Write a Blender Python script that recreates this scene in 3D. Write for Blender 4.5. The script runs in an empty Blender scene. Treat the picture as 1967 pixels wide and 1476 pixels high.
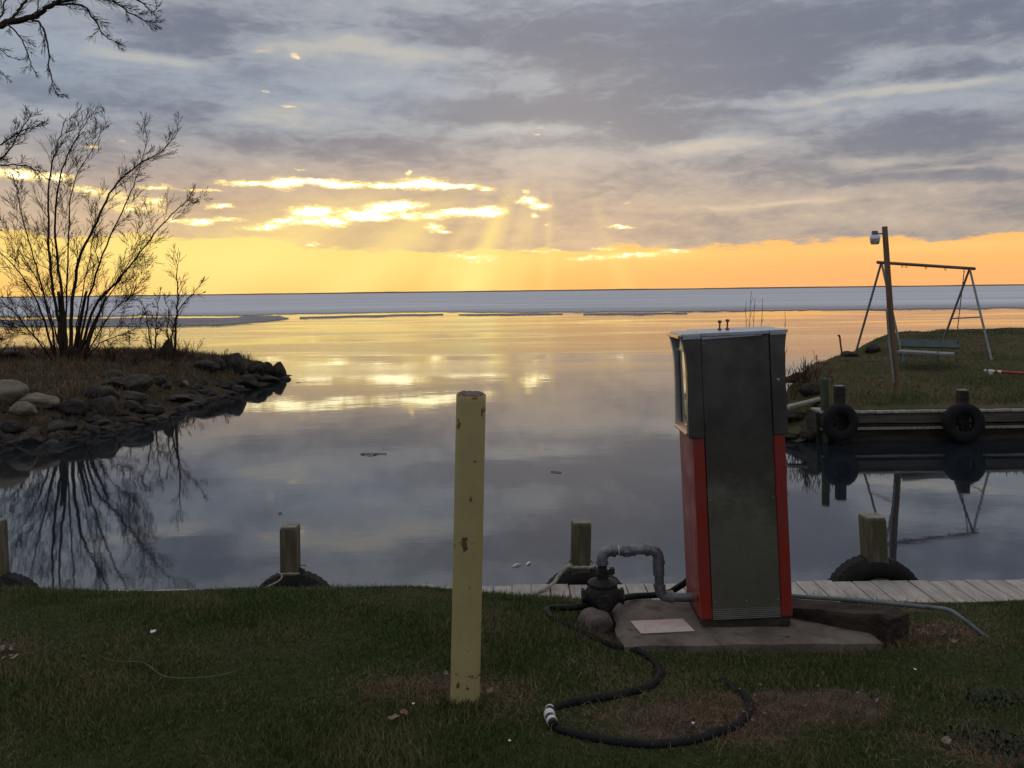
import bpy, bmesh, math, random
import numpy as np
from mathutils import Vector, Matrix, noise
sc = bpy.context.scene
col = sc.collection
R = math.radians
PI = math.pi
random.seed(7)
RNG = np.random.default_rng(11)

# ------------------------------------------------------------------ camera
FPX = 1600.0; CX, HY = 983.5, 560.0; EYE = 2.78
ROLL = math.atan(24/1967)
cam = bpy.data.cameras.new('camera'); camo = bpy.data.objects.new('camera', cam); col.objects.link(camo)
cam.sensor_width = 36; cam.lens = 36*FPX/1967
cam.shift_y = -(738-HY)/1967
cam.clip_start = .05; cam.clip_end = 60000
camo.matrix_world = Matrix.Translation((0, 0, EYE)) @ Matrix.Rotation(ROLL, 4, 'Y') @ Matrix.Rotation(PI/2, 4, 'X')
sc.camera = camo
_c, _s = math.cos(ROLL), math.sin(ROLL)
def ray(px, py):
    """direction (x,1,z) seen at a photo pixel"""
    u, v = (px-CX)/FPX, (HY-py)/FPX
    return (u*_c + v*_s, 1.0, -u*_s + v*_c)
def P(px, py, Y):
    d = ray(px, py); return Vector((d[0]*Y, Y, EYE+d[2]*Y))
def PZ(px, py, z):
    d = ray(px, py); t = (z-EYE)/d[2]; return Vector((d[0]*t, t, z))
def AE(px, py):
    d = ray(px, py); return math.atan2(d[0], 1)*FPX, math.atan2(d[2], math.hypot(d[0], 1))*FPX
def lin(c):
    return tuple(((x/255)/12.92 if x/255 <= .04045 else ((x/255+.055)/1.055)**2.4) for x in c)

sc.view_settings.view_transform = 'Standard'; sc.view_settings.look = 'None'
sc.view_settings.exposure = .08; sc.view_settings.gamma = 1; sc.view_settings.use_curve_mapping = False
sc.cycles.use_denoising = True
sc.cycles.max_bounces = 6; sc.cycles.glossy_bounces = 4; sc.cycles.diffuse_bounces = 2
sc.cycles.sample_clamp_indirect = 4

# ------------------------------------------------------------------ node maths
class NT:
    def __init__(s, tree): s.t = tree; s.n = tree.nodes; s.l = tree.links
    def node(s, typ, **kw):
        n = s.n.new(typ)
        for k, v in kw.items(): setattr(n, k, v)
        return n
    def put(s, inp, v):
        if isinstance(v, V): s.l.new(v.o, inp)
        elif hasattr(v, 'is_output'): s.l.new(v, inp)
        elif v is not None: inp.default_value = v
    def m(s, op, *a):
        n = s.node('ShaderNodeMath', operation=op)
        for i, v in enumerate(a): s.put(n.inputs[i], v)
        return V(s, n.outputs[0])
    def vm(s, op, *a):
        n = s.node('ShaderNodeVectorMath', operation=op)
        for i, v in enumerate(a): s.put(n.inputs[i], v)
        return V(s, n.outputs['Value' if op in ('DOT_PRODUCT', 'LENGTH') else 'Vector'])
    def xyz(s, a, b, c):
        n = s.node('ShaderNodeCombineXYZ')
        for i, v in enumerate((a, b, c)): s.put(n.inputs[i], v)
        return V(s, n.outputs[0])
    def sep(s, v):
        n = s.node('ShaderNodeSeparateXYZ'); s.put(n.inputs[0], v); return [V(s, o) for o in n.outputs]
    def ss(s, v, a, b, lo=0., hi=1.):
        n = s.node('ShaderNodeMapRange', interpolation_type='SMOOTHSTEP')
        s.put(n.inputs['Value'], v); s.put(n.inputs['From Min'], a); s.put(n.inputs['From Max'], b)
        s.put(n.inputs['To Min'], lo); s.put(n.inputs['To Max'], hi); return V(s, n.outputs[0])
    def mix(s, f, a, b, mode='MIX'):
        n = s.node('ShaderNodeMix', data_type='RGBA', blend_type=mode)
        s.put(n.inputs['Factor'], f)
        for i, v in ((6, a), (7, b)):
            s.put(n.inputs[i], v if not isinstance(v, tuple) else (*v[:3], 1.))
        return V(s, n.outputs[2])
    def noise(s, v, scale=1., detail=4., rough=.55, dist=0., out=0):
        n = s.node('ShaderNodeTexNoise'); s.put(n.inputs['Vector'], v)
        n.inputs['Scale'].default_value = scale; n.inputs['Detail'].default_value = detail
        n.inputs['Roughness'].default_value = rough; n.inputs['Distortion'].default_value = dist
        return V(s, n.outputs[out])
class V:
    def __init__(s, nt, o): s.nt = nt; s.o = o
    def __add__(s, b): return s.nt.m('ADD', s, b)
    __radd__ = __add__
    def __sub__(s, b): return s.nt.m('SUBTRACT', s, b)
    def __rsub__(s, b): return s.nt.m('SUBTRACT', b, s)
    def __mul__(s, b): return s.nt.m('MULTIPLY', s, b)
    __rmul__ = __mul__
    def __truediv__(s, b): return s.nt.m('DIVIDE', s, b)

# ------------------------------------------------------------------ sky
def make_world():
    w = bpy.data.worlds.new('World'); sc.world = w; w.use_nodes = True
    nt = w.node_tree; nt.nodes.clear(); N = NT(nt)
    d = N.node('ShaderNodeTexCoord').outputs['Generated']
    x, y, z = N.sep(d)
    A = N.m('ARCTAN2', x, y)*FPX
    E = N.m('ABSOLUTE', N.m('ARCSINE', z)*FPX)
    p = N.xyz(A, E, 0.)
    sky = N.node('ShaderNodeTexSky', sky_type='NISHITA', sun_disc=False)
    sky.sun_elevation = R(9); sky.sun_rotation = R(2.8)
    # warp shared by every cloud mass
    wn = N.noise(N.vm('MULTIPLY', p, (.0045, .013, 1.)), 1., 5., .6, out=1)
    pw = N.vm('MULTIPLY_ADD', N.vm('SUBTRACT', wn, (.5, .5, .5)), (95., 48., 0.), p)
    wf = N.noise(N.vm('MULTIPLY', p, (.022, .055, 1.)), 1., 5., .65, out=1)
    pf = N.vm('MULTIPLY_ADD', N.vm('SUBTRACT', wf, (.5, .5, .5)), (44., 22., 0.), p)
    def blobs(pos, lst, acc, k=1.):
        for (bx, by, rx, ry, a) in lst:
            a0, e0 = AE(bx, by)
            q = N.vm('MULTIPLY_ADD', pos, (1/rx, 1/ry, 0.), (-a0/rx, -e0/ry, 0.))
            g = N.m('POWER', .3679, N.vm('DOT_PRODUCT', q, q))
            acc = N.m('MULTIPLY_ADD', g, float(a)*k, acc)
        return acc
    n1 = N.noise(N.vm('MULTIPLY', pw, (.0032, .0125, 1.)), 1., 5., .55)
    n2 = N.noise(N.vm('MULTIPLY', p, (.010, .036, 1.)), 1., 6., .6, .6)
    T = N.m('MULTIPLY_ADD', n1-.5, 1.05, .45)
    T = N.m('MULTIPLY_ADD', n2-.5, .62, T)
    T = blobs(pw, [
        (1330, 85, 420, 60, -.42), (930, 45, 330, 26, -.20), (430, 75, 170, 42, -.30), (1750, 60, 220, 55, -.16),
        (1620, 185, 90, 12, -.20), (1850, 140, 110, 20, -.30), (1500, 150, 160, 22, -.22),
        (900, 215, 170, 26, -.30), (1230, 215, 250, 40, -.36), (1330, 262, 240, 20, -.16),
        (300, 200, 200, 26, -.24), (480, 262, 170, 24, -.26), (800, 285, 200, 22, -.22), (1720, 270, 300, 30, -.24),
        (1500, 330, 260, 30, -.14), (1760, 345, 240, 16, -.14), (90, 90, 90, 60, -.05),
        (190, 85, 40, 22, .34), (300, 116, 110, 13, .42), (500, 96, 80, 20, .40), (640, 82, 110, 22, .46),
        (830, 104, 130, 18, .46), (1000, 150, 80, 26, .20), (700, 150, 110, 30, .16), (960, 175, 60, 14, -.10),
        (530, 222, 90, 26, .36), (640, 205, 90, 24, .22), (60, 215, 140, 18, .22),
        (1690, 112, 70, 20, .34), (1560, 190, 190, 10, .30), (1700, 175, 160, 9, .32), (1870, 158, 130, 12, .36),
        (1640, 205, 170, 8, .22), (1860, 200, 90, 18, .28), (1400, 272, 120, 14, .36), (1340, 282, 90, 10, .24),
        (1080, 255, 90, 12, .34), (1000, 305, 120, 16, .10), (960, 255, 60, 9, .24), (1170, 300, 180, 12, .16),
        (1670, 315, 70, 12, .36), (1850, 325, 150, 6, .26), (1480, 392, 200, 6, .34), (1700, 370, 240, 7, .18),
        (1560, 60, 40, 10, .10), (1450, 30, 120, 16, .10), (640, 20, 150, 20, .22), (560, 260, 300, 120, .02)], T, 1.12)
    n3 = N.noise(N.vm('MULTIPLY', pw, (.017, .045, 1.)), 1., 6., .62, .8)
    T = N.m('MULTIPLY_ADD', n3-.5, .55, T)
    T = N.ss(T, -.06, 1.10)
    low = N.ss(E, 330., 120.)
    mid = N.mix(low, (.32, .345, .395), (.38, .33, .305))
    up = N.mix(N.ss(T, 0., .55), (.158, .176, .236), mid)
    up = N.mix(N.ss(T, .50, 1.), up, N.mix(low, (.47, .455, .42), (.58, .475, .38)))
    # a bluish clear patch upper left, taken from the real sky model
    blue = blobs(pw, [(70, 110, 130, 60, .8), (740, 165, 200, 45, .75), (420, 165, 160, 30, .5), (1230, 20, 330, 26, .25), (1800, 200, 130, 16, .4)], 0.)
    skyc = N.mix(1., N.vm('SCALE', sky.outputs[0]), (1., 1., 1.), 'MULTIPLY')
    skyc.o.node.inputs[6].links[0].from_node.inputs['Scale'].default_value = .10
    up = N.mix(N.m('MULTIPLY', blue, .55), up, (.30, .37, .47))
    up = N.mix(.05, up, skyc)
    # brighten slightly outside the photographed strip, darker at the back
    front = N.ss(N.m('ABSOLUTE', A), 900., 4600., 1., .0)
    # warm transmission near the horizon and round the hidden sun
    a0, e0 = AE(620, 420)
    cen = N.m('POWER', .3679, N.m('POWER', (A-a0)*(1/620.), 2.))
    warm = N.ss(E, 330., 60.) * (cen*.95+.13)
    wcol = N.mix(T, (.50, .335, .235), (.92, .62, .33))
    up = N.mix(N.m('MINIMUM', warm, 1.)*front, up, wcol)
    # rays fanning out below the hidden sun
    sa, se = AE(1063, 165)
    phi = N.m('ARCTAN2', A-sa, se-E)
    rn = N.noise(N.xyz(phi*7., 0., 0.), 1., 2., .5)
    def gp(c, wd): return N.m('POWER', .3679, N.m('POWER', (phi-R(c))*(1/R(wd)), 2.))
    beams = gp(-24, 3.6)*.95 + gp(-33, 2.5)*.35 + gp(-46, 5.5)*.8 + gp(-61, 7)*.75 + gp(-2.5, 1.6)*.28 + gp(19, 2.5)*.22 + gp(-13, 4)*.3
    rays = (beams + N.ss(rn, .42, .72)*.20*N.ss(phi, R(12), R(-8))*N.ss(phi, R(-85), R(-60))) * N.ss(E, 235., 110.) * front
    # golden strip under the cloud deck
    edge = N.m('MULTIPLY_ADD', N.ss(A, -500., -250.), -26., 104.)
    edge = N.m('MULTIPLY_ADD', N.ss(A, 200., 800.), 6., edge)
    edge = N.m('MULTIPLY_ADD', N.ss(A, 750., 1000.), 8., edge)
    en = N.noise(N.vm('MULTIPLY', p, (.011, .04, 1.)), 1., 6., .7)
    gold = N.ss(E - edge + (en-.5)*62., 6., -4.)
    gl = N.mix(N.ss(A, -150., 650.), (1.02, .70, .205), (1.0, .52, .165))
    gl2 = N.mix(N.ss(A, -150., 650.), (1.0, .55, .15), (.97, .46, .165))
    goldc = N.mix(N.ss(E, 70., 5.), gl, gl2)
    goldc = N.mix(N.ss(N.m('ABSOLUTE', A), 900., 3000.), goldc, (.34, .26, .24))
    lem = blobs(p, [(430, 495, 190, 42, .75), (905, 525, 62, 60, .95), (690, 535, 170, 34, .35), (230, 480, 120, 30, .5), (1230, 492, 130, 8, .4), (1750, 475, 260, 10, .25)], 0.)
    goldc = N.mix(N.m('MINIMUM', lem, 1.)*.85, goldc, (1.08, .80, .25))
    c = N.mix(gold, up, goldc)
    zen = N.ss(E, 600., 1000.)
    c = N.mix(N.m('MINIMUM', N.ss(N.m('ABSOLUTE', A), 1500., 3200.)*N.ss(E, 1500., 300.), 1.), c, (.19, .20, .245))
    # gaps
    g = blobs(pf, [
        (470, 352, 50, 6, .85), (545, 353, 28, 12, 1.0), (600, 348, 40, 6, .9), (655, 356, 50, 7, .95), (740, 357, 40, 5, .9),
        (812, 354, 48, 13, 1.05), (880, 357, 52, 5, 1.0), (935, 362, 16, 3, .6), (787, 332, 8, 4, .6), (575, 327, 12, 3, .4),
        (600, 408, 42, 13, 1.05), (640, 430, 34, 9, .9), (690, 410, 34, 9, 1.0), (720, 420, 40, 5, .8), (745, 400, 34, 12, 1.0), (785, 394, 34, 7, .85),
        (815, 415, 46, 8, .9), (880, 406, 34, 5, .9), (945, 407, 25, 11, 1.1), (905, 412, 30, 5, .8), (835, 438, 20, 8, .95), (855, 448, 18, 4, .7),
        (1015, 386, 20, 7, 1.0), (1038, 397, 22, 6, 1.05), (1026, 415, 9, 5, .8), (1048, 432, 6, 3, .5), (1010, 370, 10, 5, .5),
        (385, 427, 28, 6, .85), (425, 397, 26, 5, .85), (505, 438, 40, 8, .9), (560, 426, 40, 6, .85), (390, 366, 34, 4, .6), (440, 420, 30, 4, .6),
        (340, 425, 24, 4, .6), (1190, 438, 26, 3, .95), (1204, 392, 10, 3, .4), (20, 335, 50, 9, .7), (95, 340, 40, 7, .6), (160, 362, 30, 6, .6), (300, 360, 30, 5, .7),
        (255, 400, 60, 12, .55), (210, 375, 50, 8, .5), (300, 385, 20, 6, .5), (175, 283, 14, 4, .5), (230, 268, 10, 4, .3), (568, 108, 13, 5, .6), (500, 98, 30, 4, .3), (555, 204, 18, 3, .45), (512, 178, 8, 3, .3),
        (1028, 260, 7, 4, .5), (1040, 243, 8, 4, .3), (1170, 236, 14, 4, .25), (600, 468, 12, 4, .7), (585, 455, 8, 3, .4),
        (1140, 496, 70, 5, .55), (1230, 490, 60, 5, .58), (1300, 483, 36, 4, .55), (1040, 482, 60, 2.5, .55), (1160, 478, 30, 4, .55), (900, 492, 60, 6, .5), (930, 500, 36, 8, .45)], 0.)
    gn = N.noise(N.vm('MULTIPLY', p, (.026, .075, 1.)), 1., 4., .6)
    gn2 = N.noise(N.vm('MULTIPLY', p, (.085, .22, 1.)), 1., 4., .7)
    gg = g * (gn*2.4+.0) + (gn2-.5)*1.7*N.ss(g, .06, .5)
    glow = N.ss(g, .02, .85)
    c = N.mix(glow*.68, c, (1.05, .72, .33))
    c = N.mix(N.m('MINIMUM', rays, 1.)*.72, c, (1.08, .82, .27))
    br = N.ss(gg, .22, .74)
    hot = N.mix(N.ss(gg, .62, 1.15), (1.25, .92, .36), (2.3, 2.05, 1.25))
    hotm = N.mix(N.ss(E, 230., 330.), hot, (.95, .78, .48))
    c = N.mix(br, c, hotm)
    c = N.mix(zen, c, (.50, .51, .56))
    bg = N.node('ShaderNodeBackground'); N.put(bg.inputs[0], c); bg.inputs[1].default_value = 1.
    out = N.node('ShaderNodeOutputWorld'); nt.links.new(bg.outputs[0], out.inputs[0])
    w.cycles.sampling_method = 'MANUAL'; w.cycles.sample_map_resolution = 1024
make_world()

# ------------------------------------------------------------------ mesh + object helpers
class MB:
    def __init__(s): s.v = []; s.f = []; s.smooth = True
    def add(s, vs, fs):
        o = len(s.v); s.v += [tuple(q) for q in vs]; s.f += [tuple(i+o for i in f) for f in fs]; return s
    def box(s, c, sz, M=None):
        hx, hy, hz = sz[0]/2, sz[1]/2, sz[2]/2
        vs = [Vector((c[0]+sx*hx, c[1]+sy*hy, c[2]+sz_*hz)) for sz_ in (-1, 1) for sy in (-1, 1) for sx in (-1, 1)]
        if M: vs = [M @ q for q in vs]
        return s.add(vs, [(0, 2, 3, 1), (4, 5, 7, 6), (0, 1, 5, 4), (2, 6, 7, 3), (0, 4, 6, 2), (1, 3, 7, 5)])
    def hexa(s, b, t):   # four bottom and four top corners, same order
        return s.add(list(b)+list(t), [(3, 2, 1, 0), (4, 5, 6, 7)]+[(i, (i+1) % 4, (i+1) % 4+4, i+4) for i in range(4)])
    def tube(s, pts, rad, seg=8, caps=True, squash=None):
        pts = [Vector(q) for q in pts]; n = len(pts)
        if not hasattr(rad, '__len__'): rad = [rad]*n
        t0 = (pts[1]-pts[0]).normalized()
        up = Vector((0, 0, 1)) if abs(t0.z) < .9 else Vector((1, 0, 0))
        a = t0.cross(up).normalized()
        vs = []
        for i in range(n):
            t = (pts[min(i+1, n-1)]-pts[max(i-1, 0)])
            if t.length < 1e-9: t = t0
            t.normalize(); a = (a - t*a.dot(t)).normalized(); b = t.cross(a)
            for k in range(seg):
                th = 2*PI*k/seg
                vs.append(pts[i]+(a*math.cos(th)+b*math.sin(th))*rad[i])
        fs = [(i*seg+k, i*seg+(k+1) % seg, (i+1)*seg+(k+1) % seg, (i+1)*seg+k) for i in range(n-1) for k in range(seg)]
        if caps: fs += [tuple(range(seg-1, -1, -1)), tuple((n-1)*seg+k for k in range(seg))]
        return s.add(vs, fs)
    def lathe(s, prof, seg=24, M=None, caps=True):   # prof [(r, z)] round z
        vs = [Vector((r*math.cos(2*PI*k/seg), r*math.sin(2*PI*k/seg), z)) for r, z in prof for k in range(seg)]
        if M: vs = [M @ q for q in vs]
        n = len(prof)
        fs = [(i*seg+k, i*seg+(k+1) % seg, (i+1)*seg+(k+1) % seg, (i+1)*seg+k) for i in range(n-1) for k in range(seg)]
        if caps: fs += [tuple(range(seg-1, -1, -1)), tuple((n-1)*seg+k for k in range(seg))]
        return s.add(vs, fs)
    def build(s, name, mat, parent=None, smooth=False, bevel=0, loc=None, rot=None):
        me = bpy.data.meshes.new(name)
        me.from_pydata(s.v, [], s.f); me.update()
        if smooth:
            me.polygons.foreach_set('use_smooth', [True]*len(me.polygons))
            if smooth != 'all': 
                try: me.set_sharp_from_angle(angle=R(40))
                except Exception: pass
        o = bpy.data.objects.new(name, me); col.objects.link(o)
        if mat: me.materials.append(mat)
        if parent: o.parent = parent
        if loc is not None: o.location = loc
        if rot is not None: o.rotation_euler = rot
        if bevel:
            b = o.modifiers.new('bevel', 'BEVEL'); b.width = bevel; b.segments = 2; b.limit_method = 'ANGLE'
        return o
def tag(o, label=None, cat=None, group=None, kind=None):
    if label: o['label'] = label
    if cat: o['category'] = cat
    if group: o['group'] = group
    if kind: o['kind'] = kind
    return o
def empty(name, loc, label, cat, group=None, rot=None):
    o = bpy.data.objects.new(name, None); col.objects.link(o); o.location = loc; o.empty_display_size = .1
    if rot: o.rotation_euler = rot
    return tag(o, label, cat, group)
def copy_tree(o, parent=None):
    c = o.copy(); col.objects.link(c); c.parent = parent
    for ch in [q for q in bpy.data.objects if q.parent == o]: copy_tree(ch, c)
    return c
def fast_mesh(name, V_, F_, nper, mat):
    """numpy mesh: V_ (n,3), F_ flat indices, nper verts per face array"""
    me = bpy.data.meshes.new(name)
    me.vertices.add(len(V_)); me.vertices.foreach_set('co', V_.astype(np.float32).ravel())
    me.loops.add(len(F_)); me.loops.foreach_set('vertex_index', F_.astype(np.int32))
    me.polygons.add(len(nper)); st = np.concatenate([[0], np.cumsum(nper)[:-1]])
    me.polygons.foreach_set('loop_start', st.astype(np.int32)); me.polygons.foreach_set('loop_total', nper.astype(np.int32))
    me.update(); me.validate()
    o = bpy.data.objects.new(name, me); col.objects.link(o); me.materials.append(mat); return o
def smooth_path(pts, n=8):
    pts = [Vector(p) for p in pts]; out = []
    q = [pts[0]*2-pts[1]]+pts+[pts[-1]*2-pts[-2]]
    for i in range(1, len(q)-2):
        for k in range(n):
            t = k/n
            out.append(.5*((2*q[i])+(q[i+1]-q[i-1])*t+(2*q[i-1]-5*q[i]+4*q[i+1]-q[i+2])*t*t+(3*q[i]-q[i-1]-3*q[i+1]+q[i+2])*t**3))
    return out+[pts[-1]]

# ------------------------------------------------------------------ materials
def material(name, c1, c2=None, scale=8., rough=.8, metal=0., detail=5., lo=.35, hi=.65, bump=0., bscale=None, stretch=(1, 1, 1),
             c3=None, s3=30., t3=(.6, .7), spec=.5, coords='Object', r2=None, blend=.5):
    m = bpy.data.materials.new(name); m.use_nodes = True; N = NT(m.node_tree)
    b = m.node_tree.nodes['Principled BSDF']
    co = N.vm('MULTIPLY', N.node('ShaderNodeTexCoord').outputs[coords], tuple(map(float, stretch)))
    c = tuple(c1)
    if c2:
        n = N.noise(co, scale, detail, .6)
        f = N.ss(n, lo, hi)
        c = N.mix(f, tuple(c1), tuple(c2))
        if r2 is not None: N.put(b.inputs['Roughness'], N.m('MULTIPLY_ADD', f, r2-rough, rough))
    if c3:
        n3 = N.noise(co, s3, 6., .7)
        c = N.mix(N.ss(n3, *t3), c, tuple(c3))
    if isinstance(c, V): N.put(b.inputs['Base Color'], c)
    else: b.inputs['Base Color'].default_value = (*c, 1)
    if r2 is None: b.inputs['Roughness'].default_value = rough
    b.inputs['Metallic'].default_value = metal; b.inputs['Specular IOR Level'].default_value = spec
    if bump:
        nb = N.noise(co, bscale or scale*4, 6., .65)
        bp = N.node('ShaderNodeBump'); bp.inputs['Strength'].default_value = bump; bp.inputs['Distance'].default_value = .02
        N.put(bp.inputs['Height'], nb); m.node_tree.links.new(bp.outputs[0], b.inputs['Normal'])
    return m
M = {}
M['soil'] = material('soil', (.055, .038, .026), (.11, .072, .052), 9, .95, bump=.6, bscale=40, c3=(.14, .10, .07), s3=55, t3=(.6, .72), spec=.1)
M['landL'] = material('dry_bank', (.035, .026, .017), (.065, .048, .028), 2.5, .95, bump=.8, bscale=14, spec=.1)
M['landR'] = material('grass_bank', (.055, .06, .02), (.10, .078, .04), .8, .95, bump=.6, bscale=20, c3=(.04, .028, .018), s3=3, t3=(.56, .66), spec=.1)
M['rock'] = material('rock', (.034, .029, .024), (.075, .063, .05), 3.2, .8, bump=.9, bscale=9, c3=(.13, .115, .095), s3=14, t3=(.62, .75), spec=.3)
M['rockd'] = material('dark_rock', (.020, .017, .014), (.045, .037, .029), 3.2, .8, bump=.9, bscale=9, c3=(.08, .066, .05), s3=12, t3=(.64, .76), spec=.3)
M['rockp'] = material('pale_rock', (.16, .13, .088), (.215, .185, .135), 2., .85, bump=.3, bscale=12, c3=(.13, .11, .08), s3=20, t3=(.6, .75), spec=.2)
M['rockg'] = material('garden_rock', (.10, .085, .075), (.17, .13, .11), 9., .85, bump=.3, bscale=50, spec=.2)
M['concrete'] = material('concrete', (.125, .10, .08), (.20, .165, .135), 5, .9, bump=.5, bscale=60, c3=(.075, .06, .045), s3=8, t3=(.52, .70), spec=.2)
M['wood'] = material('weathered_wood', (.21, .185, .15), (.34, .31, .27), 5, .85, bump=.5, bscale=20, stretch=(6, 1, 1), c3=(.12, .10, .08), s3=7, t3=(.55, .75), spec=.2)
M['deckw'] = material('deck_wood', (.31, .275, .235), (.43, .395, .35), 3, .8, bump=.3, bscale=20, stretch=(5, 1, 1), c3=(.26, .22, .18), s3=5, t3=(.55, .72), spec=.25)
M['postw'] = material('post_wood', (.085, .078, .045), (.15, .135, .085), 4, .85, bump=.5, bscale=16, stretch=(5, 5, .8), c3=(.08, .07, .045), s3=9, t3=(.58, .7), spec=.2)
M['postend'] = material('post_end_grain', (.19, .17, .125), (.27, .245, .19), 14, .85, bump=.4, bscale=60, spec=.2)
M['darkwood'] = material('dark_wet_wood', (.018, .015, .011), (.045, .038, .028), 3, .7, bump=.4, bscale=10, stretch=(.6, 1, 5), c3=(.09, .08, .06), s3=7, t3=(.62, .78), spec=.3)
M['fascia'] = material('fascia_board', (.07, .06, .045), (.115, .10, .078), 3, .85, bump=.4, bscale=10, stretch=(.4, 1, 5), spec=.2)
M['tie'] = material('creosoted_timber', (.022, .016, .012), (.06, .042, .03), 5, .85, bump=.9, bscale=14, stretch=(1, 3, 3), c3=(.13, .11, .09), s3=10, t3=(.64, .76), spec=.25)
M['tyre'] = material('tyre_rubber', (.007, .007, .007), (.015, .015, .014), 6, .75, bump=.3, bscale=20, spec=.25)
M['hose'] = material('black_hose', (.006, .006, .006), (.014, .014, .013), 20, .7, bump=.2, bscale=80, spec=.2)
M['ghose'] = material('grey_hose', (.10, .125, .13), (.15, .175, .18), 8, .6, c3=(.07, .075, .07), s3=12, spec=.4)
M['galv'] = material('galvanised_iron', (.12, .135, .145), (.21, .23, .24), 22, .45, .55, bump=.25, bscale=60, c3=(.12, .075, .05), s3=16, t3=(.62, .74))
M['tape'] = material('white_thread_tape', (.75, .74, .68), (.6, .58, .52), 30, .6)
M['castiron'] = material('dark_cast_iron', (.012, .011, .010), (.035, .027, .022), 18, .7, .3, bump=.6, bscale=40)
M['rope'] = material('rope', (.34, .31, .25), (.5, .47, .4), 60, .9, bump=.8, bscale=120)
M['bark'] = material('bark', (.03, .022, .016), (.06, .045, .032), 9, .9, bump=.6, bscale=20, stretch=(1, 1, .3), spec=.1)
M['twig'] = material('twig_bark', (.05, .033, .022), (.085, .058, .038), 9, .9, spec=.15)
M['redtwig'] = material('reddish_twig', (.075, .038, .027), (.11, .06, .04), 9, .9, spec=.15)
M['red'] = material('red_enamel', (.29, .027, .016), (.225, .022, .014), 5, .26, bump=.05, bscale=40, c3=(.16, .04, .025), s3=9, t3=(.6, .75), r2=.48, spec=.8)
M['base'] = material('dark_rusty_base', (.025, .02, .016), (.05, .035, .026), 12, .8, bump=.4)
M['alu'] = material('aluminium_trim', (.62, .65, .70), (.48, .5, .54), 10, .35, .75, bump=.1, bscale=60, c3=(.3, .3, .3), s3=14, t3=(.6, .75))
M['pale_trim'] = material('orange_trim', (1., .60, .36), (.95, .55, .32), 8, .3, .9)
M['darkglass'] = material('dark_glass', (.02, .025, .022), None, rough=.08, spec=.6)
M['louvre'] = material('louvre_steel', (.30, .29, .25), (.22, .21, .185), 9, .5, .5)
M['rust'] = material('rusty_iron', (.11, .045, .02), (.2, .09, .04), 40, .85, bump=.5, bscale=90)
M['plate'] = material('faded_sign_plate', (.52, .46, .43), (.50, .34, .29), 7, .55, c3=(.25, .12, .09), s3=30, t3=(.64, .72), lo=.4, hi=.7)
M['swingbar'] = material('rusty_swing_bar', (.16, .09, .06), (.22, .13, .09), 4, .6, .2)
M['swingleg'] = material('grey_green_tube', (.17, .18, .175), (.24, .245, .23), 4, .55, .3, c3=(.16, .08, .05), s3=5, t3=(.6, .7))
M['chain'] = material('chain_steel', (.12, .11, .10), None, rough=.6, metal=.4)
M['bench'] = material('green_bench_paint', (.035, .06, .055), (.05, .078, .07), 4, .6, c3=(.09, .10, .09), s3=9)
M['seat'] = material('grey_bench_plank', (.17, .185, .18), (.24, .25, .24), 5, .7)
M['pole'] = material('lamp_pole_wood', (.15, .10, .06), (.22, .155, .10), 3, .85, bump=.4, bscale=10, stretch=(4, 4, .4), c3=(.09, .07, .05), s3=6, t3=(.6, .72), spec=.2)
M['conduit'] = material('grey_conduit', (.20, .20, .19), (.27, .27, .26), 5, .5)
M['lampcap'] = material('lamp_housing', (.15, .135, .12), (.2, .18, .16), 9, .6, .3)
M['lampring'] = material('lamp_reflector', (.75, .78, .82), None, rough=.4, metal=.2)
M['lampglass'] = material('lamp_refractor', (.42, .38, .34), (.30, .27, .25), 20, .15, spec=.6)
M['redpaint'] = material('faded_red_paint', (.42, .03, .03), (.32, .035, .03), 6, .5)
M['white'] = material('white_paint', (.72, .70, .66), (.6, .58, .54), 12, .5)
M['green_post'] = material('green_treated_post', (.05, .065, .04), (.085, .10, .065), 4, .85, bump=.4, stretch=(4, 4, .8), spec=.2)
M['leaf'] = material('dead_leaf', (.15, .115, .08), (.23, .18, .135), 30, .8)
M['redleaf'] = material('red_brown_leaf', (.15, .06, .035), (.22, .10, .06), 30, .8)
M['weed'] = material('weed_leaf', (.014, .022, .009), (.03, .038, .018), 12, .7)
M['shore'] = material('far_shore_trees', (.40, .25, .17), None, rough=1., spec=.0)  # lifted brown, distance haze is mixed into the base colour

def steel(name, split):
    """old stainless sheet with cloudy stains; split: extra tarnish frequency"""
    m = bpy.data.materials.new(name); m.use_nodes = True; N = NT(m.node_tree)
    b = m.node_tree.nodes['Principled BSDF']
    co = N.node('ShaderNodeTexCoord').outputs['Object']
    n = N.noise(co, 4.2, 4., .55); n2 = N.noise(N.vm('MULTIPLY', co, (1., 1., 2.2)), split, 6., .7)
    f = N.ss(n, .36, .66); g = N.ss(n2, .45, .7)
    z = N.sep(co)[2]
    c = N.mix(f, (.11, .098, .088), (.20, .183, .165))
    olive = N.ss(z + (n-.5)*.9 + (n2-.5)*.12, .80, .50)       # paler olive low down: the lawn's reflection painted into the steel colour
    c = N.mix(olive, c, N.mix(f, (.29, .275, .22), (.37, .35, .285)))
    c = N.mix(g*.22, c, (.07, .055, .045))
    N.put(b.inputs['Base Color'], c); b.inputs['Metallic'].default_value = .85
    N.put(b.inputs['Roughness'], N.m('MULTIPLY_ADD', f, -.12, .42))
    br = N.noise(N.vm('MULTIPLY', co, (400., 400., 4.)), 1., 2., .5)
    dn = N.noise(co, 5., 2., .5)
    bp = N.node('ShaderNodeBump'); bp.inputs['Strength'].default_value = .25; bp.inputs['Distance'].default_value = .01
    N.put(bp.inputs['Height'], br*.012 + dn*.5 + n2*.05); m.node_tree.links.new(bp.outputs[0], b.inputs['Normal'])
    return m
M['steel'] = steel('stained_stainless', 26.)

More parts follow.
